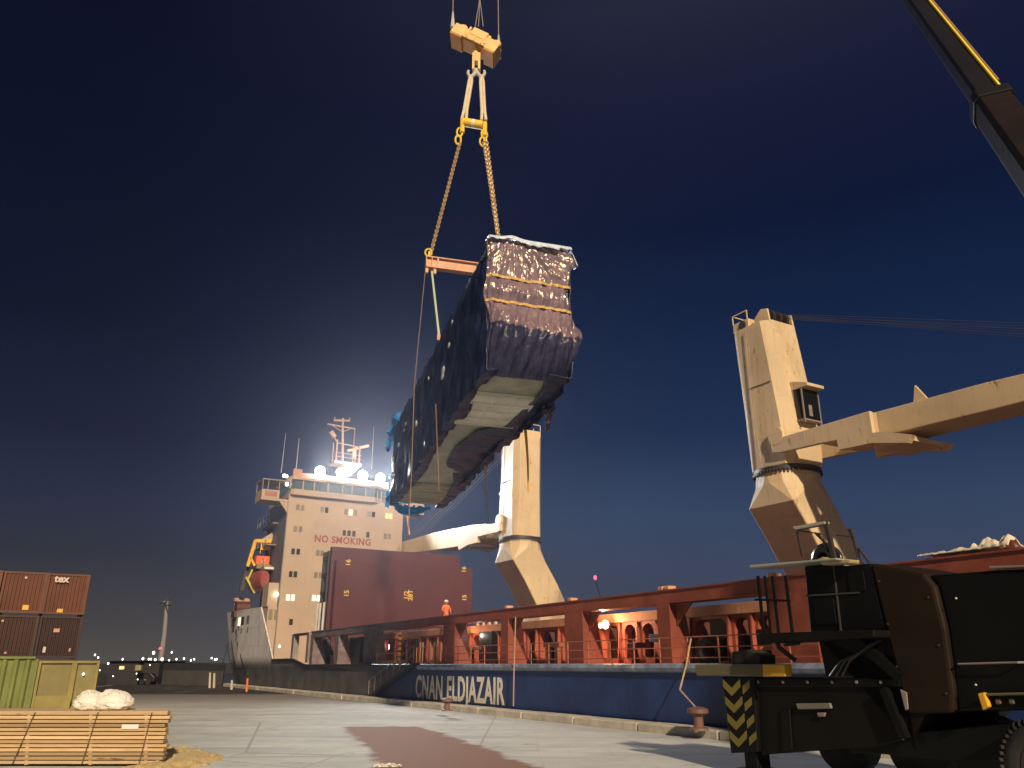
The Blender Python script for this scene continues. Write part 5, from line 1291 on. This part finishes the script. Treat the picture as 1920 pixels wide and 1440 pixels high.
# ================================================================== DISTANCE
TURB = root('wind_turbine', Vector((*on_g(300, 1249.2),0)) if False else Vector((-220, 520, 0)), 0, label='pale wind turbine standing far off on the left horizon', category='wind turbine')
def far(px_, py_, Y): X, z = on_Y(px_, py_, Y); return Vector((X, Y, z))
b0 = far(300, 1246, 520); hub = far(313, 1131, 520)
TURB.location = (b0.x, 520, 0); ROOTM[TURB.name] = Matrix.Translation((b0.x, 520, 0))
TM = paint('turbine_grey', (.26, .25, .25), .7, .05)
MB().tube([(b0.x, 520, 0), (b0.x+.2, 520, 20), hub], 1.9, 10, r1=1.1).build('tower', TM, TURB, smooth=True)
MB().box(hub.x-2, hub.x+1.6, 518, 524, hub.z-1.3, hub.z+1.3).build('nacelle', TM, TURB, bevel=.3)
TB = paint('blade_grey', (.05, .05, .055), .7, .05)
for p_ in ((288, 1131), (326, 1108), (317, 1158)):
    tip = far(*p_, 519); hh = Vector((hub.x, 517, hub.z)); MB().tube([hh, hh.lerp(tip, .15), tip], .8, 6, r1=.15).build('blade', TB, TURB, smooth=True)
p_ = far(300, 1216, 517.5); MB().ball(p_, .7, 8).build('beacon', RLAMP, TURB, smooth=True)
lamps = [(178, 1228, 1), (184, 1233, 1), (203, 1244, 1), (230, 1236, 1), (268, 1235, 2), (279, 1236, 1), (283, 1236, 1), (288, 1224, 3), (291, 1237, 2), (304, 1236, 3), (281, 1247, 1), (317, 1238, 1), (322, 1223, 1), (331, 1236, 1), (345, 1235, 1), (358, 1238, 1), (364, 1236, 1), (397, 1234, 1), (403, 1237, 1), (406, 1236, 1), (187, 1257, 1), (212, 1268, 1), (256, 1263, 1), (258, 1274, 1)]
LAMPM = glow('far_lamp', (1, .93, .78), 7)
for i, (x, y, k) in enumerate(lamps):
    Y = 330+(i*37) % 60 if y < 1246 else 95
    p_ = far(x, y, Y); sc_ = Y/330
    R_ = root('lamp_post', (p_.x, p_.y, 0 if Y > 100 else 0), 0, label='lamp post far off along the left horizon' if Y > 100 else 'small white lamp near the dark sheds on the left', category='lamp post', group='far harbour lamps' if Y > 100 else 'lamps by the dark sheds')
    MB().tube([(p_.x, p_.y, 0), (p_.x, p_.y, p_.z)], .1*sc_, 5).build('pole', DGREY, R_)
    MB().ball(p_, (.20+.10*k)*sc_*(1 if Y > 100 else .6), 8, sz=1.3).build('lamp', LAMPM, R_, smooth=True)
# far shore
DSH = paint('dark_shed', (.02, .02, .024), .8, .2)
M_ = MB(); vs = []
N = 80
for i in range(N+1):
    x = -420+500*i/N; h = 2.6+1.2*abs(fbm(i*.3, 2)); vs += [(x, 400, -1.7), (x, 400, h), (x, 460, -1.7), (x, 460, h)]
M_.add(vs, [q_ for i in range(N) for q_ in ((4*i, 4*i+4, 4*i+5, 4*i+1), (4*i+1, 4*i+5, 4*i+7, 4*i+3), (4*i+3, 4*i+7, 4*i+6, 4*i+2))]).build('far_shore', DSH, None, kind='structure')
# sheds and boundary wall
def fbox(px0, px1, py0, Y, dep, name, mat, parent=None, py1=None, **kw):
    a, b_ = far(px0, py0, Y), far(px1, py0, Y); z0 = 0 if py1 is None else far(px0, py1, Y).z
    return MB().box(a.x, b_.x, Y, Y+dep, z0, a.z).build(name, mat, parent, **kw)
sr = root('dark_shed', (far(230, 1240, 100).x, 105, 0), 0, label='dark flat shed with a lit orange window far left of the ship', category='shed')
fbox(206, 262, 1240, 100, 14, 'shed_wall', DSH, sr); fbox(205, 263, 1238.5, 99.5, 15, 'shed_roof', BLACKP, sr, py1=1240)
fbox(224, 233, 1249, 99.9, .05, 'lit_window', WINORG, sr, py1=1255)
sr = root('pale_shed', (far(262, 1245, 98).x, 100, 0), 0, label='small dim shed with a pale patch beside the dark shed', category='shed')
fbox(262.5, 300, 1243, 101, 10, 'shed_wall', DSH, sr); fbox(254, 265, 1247, 98, .4, 'pale_board', paint('dim_yellow_board', (.30, .27, .14), .6, .3), sr, py1=1257)
WL = root('boundary_wall', (far(350, 1245, 96).x, 96, 0), 0, label='long dark wall with a lighter lower band behind the ship stern', category='wall')
a_, b_ = far(292, 1240, 104), far(421, 1243, 92)
WM = paint('wall_dark', (.028, .027, .030), .8, .3, sc=.4); WM2 = paint('wall_lower_band', (.075, .07, .068), .8, .2, sc=.4)
M_ = MB(); M_.prism([(a_.x, a_.y, 0), (b_.x, b_.y, 0), (b_.x, b_.y, b_.z-.15), (a_.x, a_.y, a_.z-.15)], (0, .4, 0)); M_.build('wall_face', WM, WL)
M_ = MB(); M_.prism([(a_.x, a_.y-.03, .01), (b_.x, b_.y-.03, .01), (b_.x, b_.y-.03, 1.6), (a_.x, a_.y-.03, 1.6)], (0, .025, 0)); M_.build('lower_band', WM2, WL)
for k, (x, yt, yb) in enumerate(((314, 1263, 1283), (317, 1266, 1282), (340, 1260, 1280), (393, 1261, 1290), (401, 1262, 1290), (434, 1275, 1293))):
    g_ = on_g(x, yb); top = on_Y(x+1, yt, g_[1])
    MB().tube([(g_[0], g_[1], 0), (top[0], g_[1], top[1])], .13, 7, r1=.10).build('white_post', paint('pale_post', (.50, .47, .38), .6, .1), None, label='pale upright post in front of the dark wall left of the stern', category='post', group='pale posts before the dark wall')
# parked van in the dark
def van(px0, px1, pyt, pyb):
    g_ = on_g((px0+px1)/2, pyb); Y = g_[1]; a = on_Y(px0, pyt, Y); b_ = on_Y(px1, pyt, Y); h = a[1]; x0, x1 = a[0], b_[0]
    R_ = root('parked_van', ((x0+x1)/2, Y+1, 0), 0, label='black van parked in the dark near the left horizon', category='van')
    vm = paint('van_black', (.012, .012, .014), .35, .2)
    M_ = MB(); M_.loft([[(x0+i_, Y, z), (x1-j_, Y, z), (x1-j_, Y+2.0, z), (x0+i_, Y+2.0, z)] for i_, j_, z in ((0, 0, .35), (0, 0, h*.6), (.15, .5, h*.95), (.25, .6, h))]); M_.build('body', vm, R_, bevel=.08)
    for x in (x0+.6, x1-.7):
        M_ = MB(); M_.loft([[(x+.34*cos(2*pi*j/14), Y-.05+q_, .34+.34*sin(2*pi*j/14)) for j in range(14)] for q_ in (0, .25)]); M_.build('wheel', BLACKP, R_)
    MB().box(x0+.4, x1-.9, Y-.02, Y-.005, h*.62, h*.85).build('side_window', GLASSD, R_)
    MB().box((x0+x1)/2-.3, (x0+x1)/2+.5, Y-.02, Y-.004, .5, .62).build('number_plate', paint('plate_grey', (.25, .25, .24), .5, .1), R_)
van(259, 291, 1262, 1284)
# red beacon mast beyond the bow
p_ = far(1116, 1083, 300)
R_ = root('beacon_mast', (p_.x, p_.y, 0), 0, label='distant mast with a small pink red light right of the middle crane', category='mast')
MB().tube([(p_.x+9, p_.y, 0), (p_.x, p_.y, p_.z-1)], .35, 6, r1=.2).build('mast_pole', paint('mast_dim', (.02, .025, .04), .8, .1), R_); MB().ball(p_, .55, 8, sz=1.6).build('beacon', RLAMP, R_, smooth=True)

# ================================================================== MOBILE CRANE (foreground right)
TO = Vector((4.6, 19.4, 0)); Td = Vector((.5, -.866, 0)); Tn = Vector((.866, .5, 0))   # along (towards the camera's right), depth away
TF = mat4(Td, Tn, Zv, TO)
def tp(x, y):
    r = ray(x, y); t_ = (TO.x*Tn.x+TO.y*Tn.y)/(r[0]*Tn.x+r[1]*Tn.y)
    X, Y = r[0]*t_, r[1]*t_; return ((X-TO.x)*Td.x+(Y-TO.y)*Td.y, EYE+r[2]*t_)
MC = root('mobile_crane', TF @ Vector((3.5, 1.4, 0)), atan2(Td.y, Td.x), label='black and brown mobile crane truck close in the lower right corner', category='mobile crane')
def slab(pts, d0, d1, name, mat, bevel=.02, parent=MC, **kw):
    P_ = [tp(*p_) for p_ in pts]; M_ = MB(TF); M_.loft([[(a, d0, z) for a, z in P_], [(a, d1, z) for a, z in P_]]); return M_.build(name, mat, parent, bevel=bevel, **kw)
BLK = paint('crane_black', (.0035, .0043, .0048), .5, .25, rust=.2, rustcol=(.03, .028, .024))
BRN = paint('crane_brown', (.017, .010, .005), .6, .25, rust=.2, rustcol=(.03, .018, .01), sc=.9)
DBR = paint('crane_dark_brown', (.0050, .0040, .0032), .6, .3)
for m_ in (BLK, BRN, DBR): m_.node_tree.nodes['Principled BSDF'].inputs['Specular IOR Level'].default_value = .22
OLG = paint('crane_deck_olive', (.14, .13, .07), .6, .15, rust=.2)
slab([(1310, 1246), (1450, 1246), (1450, 1268), (1313, 1267)], -.12, .10, 'deck_beam', OLG)
slab([(1438, 1245.5), (1477, 1245.5), (1481, 1268.5), (1438, 1268.5)], -.135, .11, 'yellow_beam_end', YELP)
slab([(1365, 1222), (1395, 1218), (1418, 1228), (1418, 1245), (1365, 1245)], .1, .6, 'deck_block', paint('dull_olive_block', (.03, .03, .018), .6, .2))
# outrigger box with chevrons
CHV = paint('chevron_dull_yellow', (.20, .17, .035), .5, .15)
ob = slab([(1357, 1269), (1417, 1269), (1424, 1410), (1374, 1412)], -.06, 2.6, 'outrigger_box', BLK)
def chev(pts, name='chevron_stripe', depth=-.066):
    P_ = [tp(*p_) for p_ in pts]; M_ = MB(TF); M_.loft([[(a, depth, z) for a, z in P_], [(a, depth+.004, z) for a, z in P_]]); M_.build(name, CHV, MC)
for k in range(4):
    y = 1273+32*k; x0 = 1358+4.2*k
    chev([(x0+1, y), (x0+18, y+17), (x0+18, y+32), (x0+2, y+15)]); chev([(x0+18, y+17), (x0+33, y), (x0+34, y+15), (x0+18, y+32)])
    if k < 9: chev([(x0+38, y+14), (x0+51, y+2), (x0+52, y+16), (x0+39, y+29)], depth=-.068)
# outrigger leg and foot
a, z = tp(1400, 1412)
M_ = MB(TF); M_.box(a-.18, a+.18, .1, .5, .10, .45); M_.build('outrigger_leg', BLK, MC, bevel=.02)
M_ = MB(TF); M_.loft([[(a+.45*cos(2*pi*j/16), .3+.45*sin(2*pi*j/16), zz) for j in range(16)] for zz in (0, .10)]); M_.build('outrigger_foot', DGREY, MC)
# lower carrier body
slab([(1410, 1270), (1700, 1270), (1740, 1330), (1700, 1385), (1640, 1400), (1560, 1405), (1425, 1416)], .05, 2.7, 'carrier_body', DBR)
slab([(1415, 1272), (1690, 1272), (1690, 1288), (1415, 1288)], -.02, .045, 'carrier_rail', BLK)
slab([(1463, 1330), (1480, 1330), (1485, 1405), (1466, 1408)], .0, .045, 'carrier_rib', BLK)
slab([(1493, 1319), (1557, 1318), (1560, 1329), (1497, 1330)], -.03, .04, 'step_plate', paint('grey_step', (.20, .19, .17), .5, .2))
slab([(1532, 1336), (1548, 1336), (1546, 1344), (1534, 1344)], -.02, .04, 'step_bracket', GREYP)
slab([(1575, 1390), (1920, 1350), (1990, 1330), (1990, 1425), (1760, 1428), (1640, 1415), (1580, 1412)], .2, 2.5, 'carrier_skirt', BLK)
# superstructure (slewing upper)
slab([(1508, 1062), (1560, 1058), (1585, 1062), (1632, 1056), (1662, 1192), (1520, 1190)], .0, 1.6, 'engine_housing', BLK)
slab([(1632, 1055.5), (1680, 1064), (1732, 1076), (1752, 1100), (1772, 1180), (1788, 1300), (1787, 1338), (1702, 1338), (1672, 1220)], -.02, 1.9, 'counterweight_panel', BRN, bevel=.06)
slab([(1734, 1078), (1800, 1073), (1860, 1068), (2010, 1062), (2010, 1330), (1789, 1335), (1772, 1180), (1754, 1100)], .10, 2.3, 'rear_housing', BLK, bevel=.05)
slab([(1850, 1066), (1856, 1066), (1950, 1062), (1950, 1058), (1850, 1061)], .05, .3, 'housing_trim', GREYP)
slab([(1530, 1192), (1672, 1192), (1702, 1338), (1690, 1268), (1545, 1268)], .05, 1.8, 'turntable_base', BLK)
slab([(1517, 1186), (1670, 1182), (1672, 1196), (1455, 1206), (1452, 1189)], -.5, .3, 'walkway', DBR)
slab([(1845, 1300), (1920, 1298), (1990, 1296), (1990, 1302), (1845, 1305)], -.1, .08, 'pale_edge', OLG)
slab([(1840, 1300), (1853, 1298), (1862, 1325), (1850, 1332)], -.12, -.02, 'amber_marker', YELP)
slab([(1868, 1310), (1878, 1309), (1880, 1320), (1870, 1321)], -.05, .0, 'side_marker', OLG); slab([(1893, 1310), (1903, 1309), (1905, 1320), (1895, 1321)], -.05, .0, 'side_marker', OLG)
M_ = MB(TF)
def tb3(x0, y0, x1, y1, w, d0=-.45, d1=None): a, z = tp(x0, y0); c_, e_ = tp(x1, y1); M_.bar((a, d0, z), (c_, d1 if d1 is not None else d0, e_), w)
for x0, x1, w in ((1449, 1461, .05), (1462, 1474, .04), (1476, 1489, .045), (1501, 1515, .05)): tb3(x0, 1082, x1, 1190, w)
tb3(1444, 1126, 1510, 1128, .045); tb3(1453, 1204, 1460, 1188, .05)
tb3(1482, 1195, 1490, 1215, .06); tb3(1488, 1213, 1520, 1238, .07); tb3(1500, 1210, 1528, 1207, .05)
M_.build('walkway_railing', BLK, MC)
slab([(1436, 1062), (1600, 1049), (1600, 1053), (1436, 1068)], -.5, .2, 'glass_rail', paint('pale_rail', (.34, .38, .36), .3, .1))
M_ = MB(TF); tb3(1564, 1062, 1578, 1190, .03, -.01); tb3(1512, 1117, 1612, 1111, .03, -.012); M_.build('door_seam', paint('seam_grey', (.05, .05, .05), .5, .1), MC)
M_ = MB(TF)
tb3(1497, 992, 1557, 981, .08, -.1); tb3(1501, 998, 1511, 1045, .04, -.1); tb3(1535, 1000, 1540, 1026, .04, -.1, .3); tb3(1541, 1000, 1560, 1036, .03, -.1); tb3(1500, 995, 1542, 1002, .025, -.1, .3)
tb3(1556, 984, 1573, 1056, .08, -.1); tb3(1598, 992, 1613, 1044, .05, -.05); tb3(1594, 992, 1604, 1010, .04, -.05); tb3(1573, 1004, 1607, 1008, .02, -.08); tb3(1613, 1028, 1632, 1054, .04, -.05)
M_.build('gantry_frame', DGREY, MC)
slab([(1494, 989), (1556, 978), (1557, 984), (1500, 995)], -.16, .0, 'gantry_top', paint('pale_cap', (.42, .40, .34), .4, .1))
a, z = tp(1536, 1047); M_ = MB(TF); M_.torus((a, .2, z-.05), .27, .12, ax=(.2, 1, 0), n=24).torus((a, .32, z-.05), .25, .10, ax=(.2, 1, 0), n=24); M_.build('hoist_drum', paint('drum_black', (.02, .022, .024), .25, .2), MC, smooth=True)
slab([(1549, 1051), (1560, 1046), (1578, 1052), (1606, 1050), (1614, 1052), (1612, 1058), (1560, 1061)], -.3, .0, 'cream_cover', paint('cream_cover', (.45, .36, .20), .5, .15))
slab([(1690, 1292), (1703, 1298), (1706, 1330), (1700, 1332)], -.05, -.021, 'cable_clip', GREYP)
# turntable arm (dark braces)
M_ = MB(TF); tb3(1660, 1290, 1700, 1385, .14, -.03); tb3(1600, 1190, 1690, 1270, .16, -.03); M_.build('slew_brace', BLK, MC)
# near wheel
aw = tp(1985, 1400)[0]; TYR = paint('tyre_rubber', (.030, .030, .030), .6, .25)
wh = MB(TF); secs = []
for q_, r in ((-.30, .40), (-.32, .52), (-.29, .64), (-.22, .70), (.12, .70), (.2, .64), (.2, .4)): secs.append([(aw+r*cos(2*pi*j/40), q_-.12, .73+r*sin(2*pi*j/40)) for j in range(40)])
wh.loft(secs, cap=False).build('wheel', TYR, MC, smooth=True)
lg = MB(TF)
for j in range(44):
    a = 2*pi*j/44; lg.bar((aw+.66*cos(a), -.43, .73+.66*sin(a)), (aw+.735*cos(a), -.34, .73+.735*sin(a)), .045).bar((aw+.725*cos(a), -.35, .73+.725*sin(a)), (aw+.725*cos(a+.10), 0, .73+.725*sin(a+.10)), .045)
lg.build('tyre_tread', TYR, MC)
rm = MB(TF); rm.loft([[(aw+r*cos(2*pi*j/28), q_, .73+r*sin(2*pi*j/28)) for j in range(28)] for q_, r in ((-.40, .40), (-.30, .36), (-.28, .16), (-.38, .14), (-.38, .02))]); rm.build('wheel_rim', DGREY, MC, smooth=True)
# small fittings: hoses, bolts, grille slats, grab rails
for k in range(3):
    pts = [(tp(1560+12*k, 1268)[0], -.06, tp(1560+12*k, 1268)[1]), (tp(1590+10*k, 1236)[0], -.22-.03*k, tp(1590, 1240)[1]), (tp(1630+8*k, 1225)[0], -.20, tp(1630, 1222-6*k)[1]), (tp(1655, 1200)[0], -.03, tp(1655, 1200)[1])]
    MB(TF).tube(pts, .022, 6).build('hydraulic_hose', paint('hose_black', (.02, .02, .02), .3, .1), MC, smooth=True)
for k in range(6):
    a, z = tp(1424+46*k, 1279); MB(TF).loft([[(a+.03*cos(2*pi*j/6), yy, z+.03*sin(2*pi*j/6)) for j in range(6)] for yy in (-.045, -.02)]).build('rail_bolt', GREYP, MC)
gs = paint('grille_grey', (.030, .030, .028), .45, .2)
p0, p1 = tp(1795, 1245), tp(1910, 1242); MB(TF).tube([(p0[0], .09, p0[1]), (p0[0]+.03, -.02, p0[1]), (p1[0], -.02, p1[1]), (p1[0]+.03, .09, p1[1])], .018, 6).build('grab_rail', GREYP, MC)
for x, y in ((1650, 1090), (1666, 1170), (1683, 1250), (1700, 1320), (1742, 1120), (1762, 1210), (1776, 1300)):
    a, z = tp(x, y); MB(TF).loft([[(a+.022*cos(2*pi*j/6), yy, z+.022*sin(2*pi*j/6)) for j in range(6)] for yy in (-.04, -.015)]).build('panel_bolt', DGREY, MC)
for (x0, y0, x1, y1) in ((1525, 1075, 1568, 1110), (1525, 1125, 1570, 1170), (1590, 1074, 1625, 1108)):
    a0, z0 = tp(x0, y0); a1, z1 = tp(x1, y1); MB(TF).box(a0, a1, -.025, -.005, z1, z0).build('access_panel', BLK, MC, bevel=.01)
for (x, y) in ((1796, 1122), (1833, 1284), (1684, 1362), (1697, 1385)):  # small glints painted on as pale beads
    a, z = tp(x, y); MB(TF).ball((a, -.05, z), .022, 6).build('glint_bead', paint('glint_pale', (.6, .55, .45), .2, .1), MC, smooth=True)
for q_ in (1.8, 3.6, 5.0):
    M_ = MB(TF); M_.loft([[(q_+.66*cos(2*pi*j/24), d_, .66+.66*sin(2*pi*j/24)) for j in range(24)] for d_ in (1.9, 2.4)]); M_.build('wheel', BLACKP, MC)
# telescopic boom
B0, B1 = Vector((9.65, 9.4, 3.0)), Vector((12.58, 16.7, 15.0)); bd = (B1-B0).normalized()
B2 = B0+bd*16.4
def tsec(c_, w, h):
    a = bd.cross(Zv).normalized(); u = a.cross(bd).normalized(); return [c_+a*(w*.5*x)+u*(h*.5*y) for x, y in ((-1, -.35), (-.85, -.75), (-.45, -1), (.45, -1), (.85, -.75), (1, -.35), (1, .7), (.8, 1), (-.8, 1), (-1, .7))]
def pr(v): 
    d_ = v.y*cP+(v.z-EYE)*sP; u = -v.y*sP+(v.z-EYE)*cP; return 960+FPX*v.x/d_, 720-FPX*u/d_
# end of the base section seen at about (1868, 190)
best = min((abs(pr(B0+bd*k*.1)[1]-200), k) for k in range(40, 330))[1]*.1
BOOMD = paint('boom_dark', (.014, .014, .017), .34, .2); BOOMB = paint('boom_brown', (.017, .012, .009), .35, .3)
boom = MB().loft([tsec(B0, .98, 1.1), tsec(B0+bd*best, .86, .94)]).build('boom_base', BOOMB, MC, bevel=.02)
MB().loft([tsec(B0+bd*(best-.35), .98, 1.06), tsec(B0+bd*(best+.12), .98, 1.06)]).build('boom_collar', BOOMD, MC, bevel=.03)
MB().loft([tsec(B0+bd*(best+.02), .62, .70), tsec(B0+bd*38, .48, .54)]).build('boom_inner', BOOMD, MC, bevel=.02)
a_ = bd.cross(Zv).normalized(); u_ = a_.cross(bd).normalized()
side = a_ if pr(B1+a_)[0] > pr(B1)[0] else -a_
def strip(o0, o1, k0, k1, w, name, mat): MB().bar(B0+bd*k0+o0, B0+bd*k1+o1, w, w).build(name, mat, MC)
YHL = paint('boom_highlight_yellow', (.90, .72, .06), .35, .05)  # lit edge of the boom painted on as a yellow strip
MB().loft([[B0+bd*k+(u_*y_)*1.0+side*x_ for x_, y_ in ((w_*.36, w_*.62), (w_*.52, w_*.52), (w_*.56, w_*.56), (w_*.40, w_*.68))] for k, w_ in ((best+.14, .62), (38, .50))]).build('boom_highlight', YHL, MC)
for o_ in (.02, .07, .12): strip(side*(.33+o_)+u_*.22, side*(.26+o_)+u_*.22, best+1.2, 38, .035, 'boom_hose', paint('hose_tan', (.35, .22, .12), .5, .2))

# ================================================================== haze box added for the halo round the floodlights
hm = bpy.data.materials.new('night_haze'); hm.use_nodes = True; t = hm.node_tree; t.nodes.clear()
o_ = nn(t, 'ShaderNodeOutputMaterial'); pv = nn(t, 'ShaderNodeVolumePrincipled')
pv.inputs['Color'].default_value = (.80, .82, .95, 1); pv.inputs['Density'].default_value = .0004; pv.inputs['Anisotropy'].default_value = .80
t.links.new(pv.outputs[0], o_.inputs['Volume'])
hz = MB().box(-420, 330, -60, 560, -4.2, 54).build('haze', hm, None, kind='stuff')
